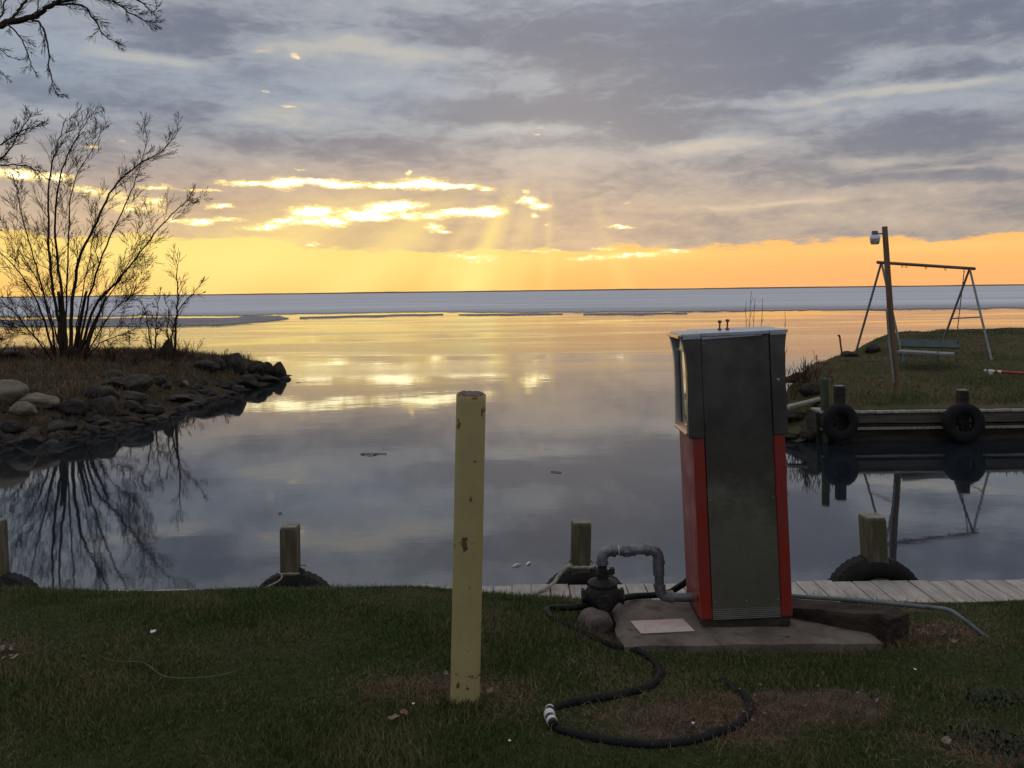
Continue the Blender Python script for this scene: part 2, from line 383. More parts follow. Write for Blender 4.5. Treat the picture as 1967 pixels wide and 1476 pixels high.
def paint_bollard():
    m = bpy.data.materials.new('yellow_bollard_paint'); m.use_nodes = True; N = NT(m.node_tree)
    b = m.node_tree.nodes['Principled BSDF']
    co = N.node('ShaderNodeTexCoord').outputs['Object']
    n = N.noise(co, 6., 5., .6); sp = N.noise(co, 60., 3., .6); lg = N.noise(co, 11., 6., .7)
    c = N.mix(N.ss(n, .3, .7), (.44, .367, .155), (.385, .318, .132))
    c = N.mix(N.ss(sp, .66, .72)*.8, c, (.25, .17, .06))
    wp = N.vm('MULTIPLY_ADD', N.vm('SUBTRACT', N.noise(co, 38., 5., .75, out=1), (.5, .5, .5)), (.055, .055, .055), co)
    fl = 0.
    # chips in the paint: (angle x, z from base, radius) on the side that faces the lawn path
    for (cx, cz, rx, rz, am) in ((-.011, .637, .012, .030, 1.), (.013, .81, .004, .015, 1.), (-.046, 1.085, .007, .020, 1.), (-.048, .62, .005, .02, .5),
                             (-.023, .105, .007, .014, 1.), (.008, .098, .004, .011, 1.), (.046, 1.13, .007, .02, .9), (.015, 1.188, .009, .006, 1.), (.012, .475, .003, .007, 1.),
                             (.023, .135, .016, .004, 1.), (-.028, .14, .010, .003, .8), (.05, .128, .012, .004, .9), (.025, .95, .003, .006, .8)):
        q = N.vm('MULTIPLY_ADD', wp, (1/rx, 0., 1/rz), (-cx/rx, 0., -cz/rz))
        g = N.m('POWER', .3679, N.vm('DOT_PRODUCT', q, q)); fl = N.m('MULTIPLY_ADD', g, am, fl)
    y = N.sep(co)[1]
    chip = N.ss(fl, .38, .46)*N.ss(y, .005, -.005)
    top = N.sep(co)[2]
    chip = N.m('MAXIMUM', chip, N.ss(top + (lg-.5)*.05, 1.187, 1.193)*.8)
    c = N.mix(chip, c, N.mix(N.ss(sp, .4, .6), (.10, .032, .02), (.17, .075, .035)))
    N.put(b.inputs['Base Color'], c); b.inputs['Roughness'].default_value = .55
    bp = N.node('ShaderNodeBump'); bp.inputs['Strength'].default_value = .3; bp.inputs['Distance'].default_value = .004
    N.put(bp.inputs['Height'], sp*.4+lg - chip*1.2); m.node_tree.links.new(bp.outputs[0], b.inputs['Normal'])
    return m
M['yellow'] = paint_bollard()

def blade_mat(name, greens, straw, lo, hi, sc_):
    m = bpy.data.materials.new(name); m.use_nodes = True; N = NT(m.node_tree)
    b = m.node_tree.nodes['Principled BSDF']
    co = N.node('ShaderNodeTexCoord').outputs['Object']
    n = N.noise(co, sc_, 5., .6); f = N.noise(co, 90., 2., .5); st = N.noise(co, 37., 2., .5)
    c = N.mix(N.ss(f, .35, .65), greens[0], greens[1])
    k = N.ss(n, lo, hi); k = N.m('MAXIMUM', k*.8, N.ss(st, .60, .68))
    c = N.mix(k, c, N.mix(N.ss(f, .4, .6), straw[0], straw[1]))
    N.put(b.inputs['Base Color'], c); b.inputs['Roughness'].default_value = .55
    b.inputs['Specular IOR Level'].default_value = .25
    return m
M['lawn'] = blade_mat('lawn_blades', ((.040, .066, .014), (.070, .104, .022)), ((.14, .115, .05), (.20, .16, .08)), .44, .66, 1.9)
M['dry'] = blade_mat('dry_grass_blades', ((.15, .11, .055), (.10, .08, .035)), ((.24, .16, .085), (.16, .10, .055)), .40, .62, 1.2)
M['parkgrass'] = blade_mat('park_grass_blades', ((.05, .078, .020), (.08, .105, .028)), ((.19, .135, .075), (.14, .10, .055)), .46, .58, .38)

def water_mat():
    m = bpy.data.materials.new('lake_water'); m.use_nodes = True; N = NT(m.node_tree)
    b = m.node_tree.nodes['Principled BSDF']
    co = N.node('ShaderNodeTexCoord').outputs['Object']
    x, y, z = N.sep(co)
    b.inputs['Base Color'].default_value = (.012, .017, .022, 1); b.inputs['Roughness'].default_value = .03
    b.inputs['IOR'].default_value = 2.25; b.inputs['Specular IOR Level'].default_value = .5
    swell = N.noise(N.vm('MULTIPLY', co, (.7, .9, 1.)), 1., 2., .5)
    rip = N.noise(N.vm('MULTIPLY', co, (3., 7., 1.)), 1., 3., .6)
    far = N.ss(y, 24., 44.)
    patch = N.ss(N.noise(N.vm('MULTIPLY', co, (.05, .16, 1.)), 1., 3., .5), .38, .62)
    amp = N.m('MULTIPLY_ADD', far*patch, .034, .00034)
    h = swell*.0022 + rip*amp
    bp = N.node('ShaderNodeBump'); bp.inputs['Strength'].default_value = 1.; bp.inputs['Distance'].default_value = 1.
    N.put(bp.inputs['Height'], h); m.node_tree.links.new(bp.outputs[0], b.inputs['Normal'])
    return m
M['water'] = water_mat()
def ice_mat():
    m = bpy.data.materials.new('lake_ice'); m.use_nodes = True; N = NT(m.node_tree)
    b = m.node_tree.nodes['Principled BSDF']
    co = N.node('ShaderNodeTexCoord').outputs['Object']
    x, y, z = N.sep(co)
    n = N.noise(N.vm('MULTIPLY', co, (.02, .05, 1.)), 1., 6., .65); f = N.noise(N.vm('MULTIPLY', co, (.9, 1.4, 1.)), 1., 4., .7)
    lead = N.noise(N.vm('MULTIPLY', co, (.002, .016, 1.)), 1., 5., .6)
    c = N.mix(N.ss(n, .35, .7), (.66, .67, .69), (.54, .55, .58))
    c = N.mix(N.ss(lead, .50, .60)*.7, c, (.40, .42, .46))
    c = N.mix(N.ss(y, 150., 95.)*(f*.9+.25), c, (.24, .225, .225))
    N.put(b.inputs['Base Color'], c); b.inputs['Roughness'].default_value = .85; b.inputs['Specular IOR Level'].default_value = .12
    return m
M['ice'] = ice_mat()
M['slush'] = material('wet_slush_ice', (.20, .19, .19), (.36, .35, .36), .5, .8, stretch=(.4, 2., 1), c3=(.10, .095, .10), s3=2., t3=(.5, .62), spec=.15)

# ------------------------------------------------------------------ the setting: water, ice, far shore, ground
m_ = MB(); m_.add([(-30000, 3, 0), (30000, 3, 0), (30000, 30000, 0), (-30000, 30000, 0)], [(0, 1, 2, 3)])
tag(m_.build('water', M['water']), kind='structure')

def ice_edge(lst, seed, amp):
    """lst (px, drop below horizon in px) -> world points along a ragged edge"""
    rr = random.Random(seed); out = []
    for i in range(len(lst)-1):
        (x0, d0), (x1, d1) = lst[i], lst[i+1]; n = max(2, int(abs(x1-x0)/9))
        for k in range(n):
            t = k/n; px = x0+(x1-x0)*t
            d = d0+(d1-d0)*t + amp*(noise.noise(Vector((px*.02, seed, 0)))*1.6+noise.noise(Vector((px*.09, seed, 5)))*.9)
            Y = EYE*FPX/max(d, 1); out.append(((px-CX)/FPX*Y, Y))
    return out
def ice_sheet(name, pts2, th, mat='ice', **kw):
    n = len(pts2); mb = MB()
    mb.add([(x, y, th) for x, y in pts2]+[(x, y, -.02) for x, y in pts2],
           [tuple(range(n))]+[(i, i+n, (i+1) % n+n, (i+1) % n) for i in range(n)])
    o = mb.build(name, M[mat]); tag(o, **kw)
    bm = bmesh.new(); bm.from_mesh(o.data); bmesh.ops.recalc_face_normals(bm, faces=bm.faces)
    bmesh.ops.triangulate(bm, faces=[f for f in bm.faces if len(f.verts) > 4]); bm.to_mesh(o.data); bm.free()
    return o
e = ice_edge([(-900, 38), (0, 38.5), (300, 38), (480, 40), (600, 38), (800, 37.5), (1000, 40.5), (1300, 43), (1600, 43.5), (1967, 44), (2900, 45)], 3, 1.1)
ice_sheet('ice', e+[(28000, 24000), (-28000, 24000)], .06, kind='structure')
# loose floes between the sheet and the open water
def floe(name, up, lo, seed, label, grp='loose ice floes along the edge of the ice'):
    a = ice_edge(up, seed, .5); b = ice_edge(lo, seed+7, 1.0)
    ice_sheet(name, a+b[::-1], .05, 'slush', label=label, cat='ice floe', group=grp)
floe('ice_floe', [(-900, 43), (0, 43.5), (200, 43), (330, 42), (345, 44.5), (455, 44.5), (470, 41.5), (535, 42), (548, 45.5), (560, 46)],
     [(-900, 52), (0, 56), (150, 58), (300, 60), (420, 58), (500, 53), (560, 47.5)], 21, 'wide dark grey floe behind the bare trees, largest of the loose ice')
floe('ice_floe', [(575, 45), (640, 44), (760, 42.3), (860, 42)], [(575, 47), (640, 47), (760, 45), (860, 43.5)], 33, 'thin dark sliver of ice just right of the widest floe')
floe('ice_floe', [(880, 43.3), (1000, 43.2), (1090, 44)], [(880, 45), (1000, 46), (1090, 45.2)], 41, 'narrow ice strip in the middle of the open water line')
floe('ice_floe', [(1120, 45), (1250, 45.3), (1330, 46.2)], [(1120, 46.6), (1250, 47.4), (1330, 46.9)], 47, 'rightmost short strip of loose ice above the fuel pump')

pts = []
mb = MB()
for i in range(241):
    X = -9000+i*75; h = 9+3.2*noise.noise(Vector((i*.11, 0, 0)))+2.2*noise.noise(Vector((i*.9, 3, 0)))
    h *= 1.15 if i > 90 else .95
    pts.append((X, h))
n = len(pts)
mb.add([(x, 7000, -1) for x, h in pts]+[(x, 7000, h) for x, h in pts]+[(x, 7400, h+1) for x, h in pts]+[(x, 7400, -1) for x, h in pts],
       [(i+k*n, i+1+k*n, i+1+(k+1)*n, i+(k+1)*n) for k in range(3) for i in range(n-1)])
tag(mb.build('far_shore', M['shore']), kind='structure')

def sm_(t): t = np.clip(t, 0, 1); return t*t*(3-2*t)
Y0X, Y0V = [-30, -.6, .1, 1.5, 2.8, 30], [4.05, 4.05, 3.62, 3.5, 3.25, 3.2]
def lawn_z(X, Y):
    X = np.asarray(X, float); Y = np.asarray(Y, float)
    y0 = np.interp(X, Y0X, Y0V); a = .68/(5.8-y0)**2
    z = 1.2 - a*np.clip(Y-y0, 0, None)**2
    z = z + .010*np.sin(X*2.1+.6*Y)*np.sin(Y*1.7+1.)+.006*np.sin(X*5.3+1)*np.cos(Y*4.4)
    z = z - .074*sm_((X-.22)/.3)*sm_((Y-3.15)/.5)*(1-sm_((Y-4.45)/.9))
    # mound of soil right of the timber
    z = z + .045*np.exp(-((X-2.05)/.16)**2-((Y-4.05)/.12)**2)
    return z
def lawn_hit(px, py, dz=0.):
    d = ray(px, py); lo, hi = 1.5, 6.2
    for _ in range(40):
        mid = (lo+hi)/2
        if EYE+d[2]*mid > float(lawn_z(d[0]*mid, mid))+dz: lo = mid
        else: hi = mid
    return Vector((d[0]*lo, lo, EYE+d[2]*lo))
def grid_mesh(xs, ys, zf, name, mat):
    X, Yg = np.meshgrid(xs, ys); Z = zf(X, Yg)
    V_ = np.stack([X.ravel(), Yg.ravel(), Z.ravel()], 1); nx, ny = len(xs), len(ys)
    i = (np.arange(ny-1)[:, None]*nx+np.arange(nx-1)[None]).ravel()
    F_ = np.stack([i, i+1, i+1+nx, i+nx], 1)
    o = fast_mesh(name, V_, F_.ravel(), np.full(len(F_), 4), mat)
    o.data.polygons.foreach_set('use_smooth', [True]*len(F_)); return o
xs = np.concatenate([np.linspace(-30, -6, 13)[:-1], np.linspace(-6, 6, 161), np.linspace(6, 30, 13)[1:]])
ys = np.concatenate([np.linspace(-25, .5, 14)[:-1], np.linspace(.5, 5.95, 110)])
tag(grid_mesh(xs, ys, lawn_z, 'ground', M['soil']), kind='structure')

# bare soil patches on the lawn (world ellipses)
BARE = []
for (px, py, rx, ry, s_) in ((805, 1318, .24, .10, .9), (940, 1345, .16, .10, .8), (1560, 1350, .42, .20, .95), (1290, 1385, .36, .13, .75), (1390, 1385, .2, .14, .8),
                             (1790, 1205, .28, .17, .95), (1150, 1215, .22, .16, .8), (1450, 1252, .75, .035, .9), (10, 1250, .16, .10, .9), (1890, 1440, .3, .14, .6), (1700, 1170, .6, .10, .75), (1200, 1300, .3, .2, .3)):
    q = lawn_hit(px, py); BARE.append((q.x, q.y, rx, ry, s_))
def ground_material():
    m = M['soil']; N = NT(m.node_tree); b = m.node_tree.nodes['Principled BSDF']
    old = b.inputs['Base Color'].links[0].from_socket
    co = N.node('ShaderNodeTexCoord').outputs['Object']
    wp = N.vm('MULTIPLY_ADD', N.vm('SUBTRACT', N.noise(co, 7., 4., .6, out=1), (.5, .5, .5)), (.5, .36, 0.), co)
    acc = 0.
    for (bx, by, rx, ry, s_) in BARE:
        q = N.vm('MULTIPLY_ADD', wp, (1/rx, 1/ry, 0.), (-bx/rx, -by/ry, 0.))
        acc = N.m('MULTIPLY_ADD', N.m('POWER', .3679, N.vm('DOT_PRODUCT', q, q)), s_, acc)
    th = N.mix(N.ss(N.noise(co, 30., 4., .6), .35, .65), (.022, .032, .010), (.045, .052, .018))
    c = N.mix(N.ss(acc, .25, .7), th, V(N, old)); N.put(b.inputs['Base Color'], c)
ground_material()
def blades(n, sampler, zf, hfun, wid, mat, name, lean=.5, seed=1, keepfun=None, **kw):
    rg = np.random.default_rng(seed)
    X, Yb = sampler(rg, n)
    if keepfun is not None:
        k = keepfun(X, Yb, rg); X, Yb = X[k], Yb[k]
    n = len(X); Z = zf(X, Yb)-.004
    h = hfun(X, Yb, rg); th = rg.uniform(0, 2*PI, n); ph = rg.uniform(0, 2*PI, n)
    l1 = rg.uniform(0, lean, n); l2 = l1+rg.uniform(.1, .7, n)*lean
    w = wid*rg.uniform(.6, 1.2, n)/2
    B = np.stack([X, Yb, Z], 1); side = np.stack([np.cos(th), np.sin(th), 0*th], 1)*w[:, None]
    ld = np.stack([np.cos(ph), np.sin(ph)], 1)
    def up(l, f): return np.concatenate([ld*(np.sin(l)*h*f)[:, None], (np.cos(l)*h*f)[:, None]], 1)
    m1 = B+up(l1, .55); t = m1+up(l2, .45)
    V_ = np.stack([B-side, B+side, m1+side*.8, m1-side*.8, t], 1).reshape(-1, 3)
    o = np.arange(n)*5
    F_ = np.stack([o, o+1, o+2, o+3, o+3, o+2, o+4], 1).ravel()
    nper = np.tile([4, 3], n)
    return tag(fast_mesh(name, V_, F_, nper, mat), kind='stuff', **kw)
PADX0, PADX1, PADY0, PADY1 = .487, 1.68, 3.83, 4.40
def lawn_sampler(rg, n):
    Yb = 2.35 + (rg.uniform(0, 1, n)**.8)*(5.86-2.35)
    X = rg.uniform(-1, 1, n)*(Yb*.68+.25); return X, Yb
def lawn_keep(X, Yb, rg):
    k = ~((X > PADX0-.01) & (X < PADX1+.01) & (Yb > PADY0-.01) & (Yb < PADY1+.01))
    for (bx, by, rx, ry, s_) in BARE:
        wob = .25*np.sin(X*23+Yb*9)*np.sin(Yb*31)+.2*np.sin(X*51-Yb*40)
        g = np.exp(-((X-bx)/rx)**2-((Yb-by)/ry)**2)*(1+wob)
        k &= rg.uniform(0, 1, len(X)) > np.clip(g*1.4, 0, 1)*s_
    return k
def lawn_h(X, Yb, rg):
    n = len(X); base = .024+.018*(np.sin(X*3.1+Yb*2.2)*np.sin(Yb*3.7-X)+.5*np.sin(X*9+2)*np.sin(Yb*11))
    h = np.clip(base, .014, .05)*rg.uniform(.5, 1.35, n); lg = rg.uniform(0, 1, n) > .975; h[lg] *= 1.9
    return h
blades(300000, lawn_sampler, lawn_z, lawn_h, .0034, M['lawn'], 'lawn_grass', .75, 5, lawn_keep,
       label='short green lawn with straw patches in front of the dock', cat='grass')

# dead straw lying on the worn soil, and crumbs of earth and gravel
def bare_sampler(spread):
    def f(rg, n):
        i = rg.integers(0, len(BARE), n); B = np.array(BARE)[i]
        return B[:, 0]+rg.normal(0, spread, n)*B[:, 2], B[:, 1]+rg.normal(0, spread, n)*B[:, 3]
    return f
off_slab = lambda X, Y, r_: ~((X > PADX0-.02) & (X < PADX1+.02) & (Y > PADY0-.02) & (Y < PADY1+.02)) & (Y < 5.6)
blades(11000, bare_sampler(.75), lambda X, Y: lawn_z(X, Y)+.006, lambda X, Y, r_: r_.uniform(.015, .06, len(X)), .0026, M['dry'], 'dead_straw', 1.75, 15, off_slab,
       label='pale dead straw strewn over the worn patches of soil', cat='straw')
def crumbs():
    rg = np.random.default_rng(4); X, Y = bare_sampler(.62)(rg, 7000); k = off_slab(X, Y, rg); X, Y = X[k], Y[k]; n = len(X)
    Z = lawn_z(X, Y); s_ = rg.uniform(.0018, .0055, n)*(1+1.2*(rg.uniform(0, 1, n) > .97)); base = np.array([(1, 0, -.3), (-.5, .87, -.3), (-.5, -.87, -.3), (.3, .2, .9), (-.4, -.1, .7)])
    j = rg.uniform(.6, 1.3, (n, 5, 1)); a = rg.uniform(0, 6.28, n); c_, s2 = np.cos(a)[:, None], np.sin(a)[:, None]
    b = base[None]*j; x = b[..., 0]*c_-b[..., 1]*s2; y = b[..., 0]*s2+b[..., 1]*c_
    V_ = np.stack([x*s_[:, None]+X[:, None], y*s_[:, None]+Y[:, None], b[..., 2]*s_[:, None]+Z[:, None]], -1).reshape(-1, 3)
    f = np.array([0, 1, 3, 1, 4, 3, 1, 2, 4, 2, 0, 3, 2, 3, 4]); F_ = (np.arange(n)[:, None]*5+f[None]).ravel()
    tag(fast_mesh('soil_crumbs', V_, F_, np.full(n*5, 3), M['crumb']), 'crumbs of earth and gravel on the bare patches of the lawn', 'soil', kind='stuff')
M['crumb'] = material('earth_crumbs', (.05, .034, .024), (.15, .11, .085), 60, .95, detail=2, lo=.4, hi=.6, spec=.1)
crumbs()
def seg_dist(X, Yb, poly):
    """signed distance to polygon, positive inside"""
    d = np.full(X.shape, 1e9); ins = np.zeros(X.shape, bool); n = len(poly)
    for i in range(n):
        x0, y0 = poly[i]; x1, y1 = poly[(i+1) % n]
        dx, dy = x1-x0, y1-y0; t = np.clip(((X-x0)*dx+(Yb-y0)*dy)/(dx*dx+dy*dy), 0, 1)
        d = np.minimum(d, np.hypot(X-x0-t*dx, Yb-y0-t*dy))
        c = ((y0 > Yb) != (y1 > Yb)) & (X < (x1-x0)*(Yb-y0)/((y1-y0) if y1 != y0 else 1e-9)+x0)
        ins ^= c
    return np.where(ins, d, -d)
def nz(X, Yb, s, seed=0):
    return np.sin(X*s+seed)*np.sin(Yb*s*1.3+seed*2+.7)+.5*np.sin(X*s*2.3+Yb*s*1.1+seed)*np.sin(Yb*s*2.1-X*s)
LPOLY = [tuple(PZ(*q, 0.)[:2]) for q in ((-500, 880), (-100, 866), (60, 852), (120, 846), (200, 832), (290, 815), (335, 795), (400, 772), (470, 752), (520, 738), (550, 729))]
LPOLY += [(-7.5, 28.6), (-9.2, 29.6), (-12, 30.6), (-16, 31.5), (-24, 32), (-60, 33), (-60, 13)]
def sm(t): t = np.clip(t, 0, 1); return t*t*(3-2*t)
def left_z(X, Yb):
    X = np.asarray(X, float); Yb = np.asarray(Yb, float)
    d = seg_dist(X, Yb, LPOLY)
    z = np.where(d > 0, .62*sm(d/1.6)+.42*sm((d-.9)/3.2), d*.45)
    return z+.035*nz(X, Yb, 2.2, 1)*sm(d/1.)
RPOLY = [(5.35, 15.05), (5.0, 15.6), (4.85, 16.6), (5.2, 18.0), (6.0, 19.6), (7.3, 21.6), (9.2, 24.2), (14, 27), (24, 29), (60, 30), (60, 15.05)]
def right_z(X, Yb):
    X = np.asarray(X, float); Yb = np.asarray(Yb, float)
    d = seg_dist(X, Yb, [(q[0], q[1] if q[1] > 15.1 else 13.) for q in RPOLY])
    z = .57+.135*np.clip(Yb-15.3, 0, 3.6)
    z = z+.40*sm((Yb-19.)/2.6)*sm((X-9.0)/2.2)-.10*sm((X-15)/3)*sm((Yb-20)/2)
    z = z*sm(d/1.15)
    z = np.where(d > 0, z, d*.5)
    return z+.03*nz(X, Yb, 1.7, 2)*sm(d/1.)*sm((Yb-15.4)/1.)
gl_ = grid_mesh(np.linspace(-34, -6.5, 210), np.linspace(13.5, 33, 150), left_z, 'left_bank', M['landL']); tag(gl_, kind='structure')
gr_ = grid_mesh(np.concatenate([np.linspace(4.2, 17, 150), np.linspace(17.4, 40, 40)]), np.concatenate([np.linspace(15.02, 26, 130), np.linspace(26.3, 31, 14)]), right_z, 'right_bank', M['landR']); tag(gr_, kind='structure')
def terr_hit(zf, px, py, y0, y1, dz=0.):
    d = ray(px, py); n = 400; Ys = np.linspace(y0, y1, n); zz = zf(d[0]*Ys, Ys)+dz; ok = EYE+d[2]*Ys <= zz
    Y = Ys[np.argmax(ok)] if ok.any() else y1
    return Vector((d[0]*Y, Y, EYE+d[2]*Y))
def samp(x0, x1, y0, y1):
    return lambda rg, n: (rg.uniform(x0, x1, n), rg.uniform(y0, y1, n))
def lk(X, Yb, rg):
    d = seg_dist(X, Yb, LPOLY)
    front = Yb < 24
    return (d > np.where(front, .75, .4)+rg.normal(0, .28, len(X))) & (X > -22) & (X < -8.3) & (np.abs(X) < Yb*.72)
blades(80000, samp(-22, -8, 15, 31), left_z, lambda X, Y, r: (.13+.09*nz(X, Y, 1.3, 4)**2)*r.uniform(.4, 1.6, len(X)), .012, M['dry'], 'dry_grass', 1.0, 8, lk,
       label='tan matted dry grass on the left point under the bare trees', cat='dry grass')
def rk(X, Yb, rg):
    d = seg_dist(X, Yb, [(q[0], q[1] if q[1] > 15.1 else 13.) for q in RPOLY]); return (d > .35) & (np.abs(X) < Yb*.70) & (Yb > 15.40)
blades(76000, samp(4.8, 17.5, 15.3, 25.5), right_z, lambda X, Y, r: (.045+.10*np.clip(1-(Y-15.3)/2.8, 0, 1)*(.4+np.abs(nz(X, Y, 1.6, 3)))+.03*np.clip(nz(X, Y, 1.1, 6), 0, 1))*r.uniform(.5, 1.4, len(X)), .009, M['parkgrass'], 'bank_grass', .9, 9, rk,
       label='green and brown rough grass on the right bank round the swing set', cat='grass')

# ------------------------------------------------------------------ rocks
def rock_mesh(seed, rnd=.55, lumps=.22):
    """an irregular boulder of unit radius with worn facets"""
    rr = random.Random(seed); bm = bmesh.new(); bmesh.ops.create_icosphere(bm, subdivisions=4, radius=1)
    planes = [(Vector((rr.gauss(0, 1), rr.gauss(0, 1), rr.gauss(0, 1))).normalized(), rr.uniform(.62, .92)) for _ in range(11)]
    off = Vector((rr.uniform(0, 50),)*3)
    for v in bm.verts:
        p = v.co.copy()
        for nrm, dd in planes:
            k = p.dot(nrm)-dd
            if k > 0: p -= nrm*k*(1-rnd*.5)
        p *= 1+lumps*noise.noise(p*1.3+off)+.07*noise.noise(p*4+off)
        v.co = p
    me = bpy.data.meshes.new('rock'); bm.to_mesh(me); bm.free()
    me.polygons.foreach_set('use_smooth', [True]*len(me.polygons)); return me
ROCKS = [rock_mesh(k, .9 if k < 4 else .3) for k in range(10)]
_rc = {}
def rock(loc, size, mat, label, cat='rock', group=None, shape=None, rz=None, tilt=.2, name='rock'):
    k = shape if shape is not None else random.randrange(10)
    key = (k, mat)
    if key not in _rc:
        me = ROCKS[k].copy(); me.materials.clear(); me.materials.append(M[mat]); _rc[key] = me
    o = bpy.data.objects.new(name, _rc[key]); col.objects.link(o)
    o.location = loc; o.scale = size
    o.rotation_euler = (random.uniform(-tilt, tilt), random.uniform(-tilt, tilt), rz if rz is not None else random.uniform(0, 6.28))
    return tag(o, label, cat, group)
def rock_px(px, py, rx, ry, mat, label, zf=left_z, y0=14.5, y1=31, group=None, depth=1., shape=None, name='rock', lift=0):
    """rock whose outline in the photograph is centred at px,py with half sizes rx,ry"""
    q = terr_hit(zf, px, py+ry*.75, y0, y1); k = q.y/FPX
    c = P(px, py, q.y+rx*k*.35*depth)
    return rock(c, (rx*k*1.12, rx*k*.9*depth, ry*k*1.15), mat, label, group=group, shape=shape, rz=random.uniform(-.25, .25), tilt=.08, name=name)
GR = 'rocks along the left shore'
LR = [
 (450, 700, 20, 20, 'rockd', 'largest round boulder standing highest on the tip of the left point', 0),
 (421, 702, 13, 12, 'rockd', 'low dark rock on the inland side of the highest boulder', 1),
 (492, 711, 19, 15, 'rockd', 'broad low rock just right of the highest boulder', 2),
 (514, 710, 12, 12, 'rockd', 'small rounded rock between the broad low rock and the upright end rock', 3),
 (535, 713, 13, 16, 'rockd', 'upright egg shaped boulder that ends the left point', 0),
 (547, 728, 11, 4, 'rockd', 'flat slab in the water at the very tip of the left point', 4),
 (512, 728, 26, 7, 'rockd', 'flat stones at the waterline below the tip boulders', 5),
 (470, 735, 30, 12, 'rockd', 'dark mass of rock under the highest boulder', 6),
 (395, 705, 26, 11, 'rockd', 'dark mossy hump where the bank meets the tip boulders', 1),
 (8, 757, 38, 24, 'rockp', 'big pale tan boulder cut off by the left edge of the photo', 2),
 (72, 772, 36, 14, 'rockp', 'long low pale boulder lying beside the big tan one', 1),
 (46, 787, 24, 13, 'rockp', 'smaller pale boulder in front of the two big tan ones', 3),
 (203, 758, 25, 19, 'rock', 'squarish grey rock left of the long leaning slab', 5),
 (214, 736, 29, 9, 'rock', 'long flat slab leaning on the grass edge', 6),
 (258, 739, 31, 17, 'rock', 'wide grey rounded rock with a light top in the middle of the bank', 2),
 (220, 721, 21, 9, 'rock', 'brownish rock half buried in dry grass, highest on the slope', 7),
 (256, 763, 26, 12, 'rock', 'flat topped rock below the wide grey one', 8),
 (200, 781, 27, 19, 'rock', 'rock with a white streak on its crown above the waterline', 9),
 (252, 781, 18, 10, 'rock', 'yellowish rounded stone low on the bank', 3),
 (138, 786, 25, 18, 'rockd', 'dark rock right of the pale boulders', 4),
 (195, 812, 22, 9, 'rock', 'low flat rock near the water under the streaked one', 5),
 (59, 843, 25, 12, 'rock', 'light grey pointed rock at the waterline, lower left', 6),
 (100, 858, 19, 11, 'rock', 'slanting slab at the waters edge right of the pointed grey rock', 7),
 (292, 789, 23, 13, 'rockd', 'dark rock low on the bank below the small tree', 8),
 (300, 732, 22, 9, 'rockd', 'dark rock in the grass right of the wide grey one', 9),
 (172, 756, 14, 12, 'rockd', 'small dark rock at the edge of the dry grass', 0),
 (354, 737, 7, 6, 'rockp', 'small pale round stone alone on the dark bank', 0),
 (345, 765, 30, 8, 'rock', 'flat reddish slab at the waterline below the small tree', 5),
 (370, 778, 20, 6, 'rockd', 'thin flat stone by the water under the tip of the shrub', 4),
 (120, 822, 24, 10, 'rockd', 'dark flat rock beside the waterline rubble', 2),
 (20, 822, 24, 13, 'rockd', 'dark rock at the left edge below the pale boulders', 3),
]
for px, py, rx, ry, mt, lb, sh in LR:
    rock_px(px, py, rx, ry, mt, lb, shape=sh, group=GR)
rr = random.Random(5)
for k in range(150):      # rubble between them
    t = rr.random(); px = -60+t*560
    wl = np.interp(px, [-100, 60, 200, 290, 335, 400, 470, 520], [866, 852, 832, 815, 795, 772, 752, 738])
    hi = np.interp(px, [-60, 0, 150, 300, 400, 520], [88, 90, 80, 66, 48, 16])
    py = wl - rr.random()**1.9*hi
    q = terr_hit(left_z, px, py, 14.5, 31); s_ = rr.uniform(.05, .20)*(1 if py > wl-30 else .8)
    random.seed(k)
    rock((q.x, q.y+.1, q.z+s_*.15), (s_*rr.uniform(1, 1.5), s_, s_*rr.uniform(.45, .8)), rr.choice(['rockd', 'rockd', 'rockd', 'rock']),
         ('small riprap stone in the rubble below the pale boulders at the left edge' if px < 110 else 'small riprap stone in the rubble between the pale boulders and the streaked rock' if px < 215 else 'small riprap stone on the bank below the wide grey rock' if px < 330 else 'small dark stone at the foot of the tapering end of the left point'), group='small riprap stones of the left bank')
random.seed(12)
rock_px(20, 682, 27, 12, 'rockd', 'flat topped dark block behind the dry grass at the left edge', y0=20, shape=5, group=GR)
rock_px(1677.5, 671, 14, 10, 'rockd', 'round dark boulder on the right bank just left of the lamp pole', zf=right_z, y0=17, y1=27, shape=0)
rock_px(1632, 682, 16, 6, 'rockd', 'low dark rock beside the left foot of the swing set', zf=right_z, y0=17, y1=27, shape=1)
for (px, py, rx, ry, lb) in ((1530, 800, 26, 12, 'dark rock at the waterline behind the fuel pump'), (1555, 835, 20, 11, 'rock in the water left of the far tyre'), (1560, 750, 22, 12, 'dark rock in the eroded corner above the old plank'), (1528, 728, 20, 10, 'dark rock under the reddish bush on the right bank'), (1516, 838, 20, 9, 'flat rock in the water beside the fuel pump head')):
    rock_px(px, py, rx, ry, 'rockd', lb, zf=right_z, y0=15.1, y1=24, group='rocks in the eroded corner of the right bank')
q = lawn_hit(1143, 1214)
rock(P(1143, 1195, q.y+.05), (.092, .075, .062), 'rockg', 'round brown stone on the lawn under the black valve', shape=1, rz=.3)

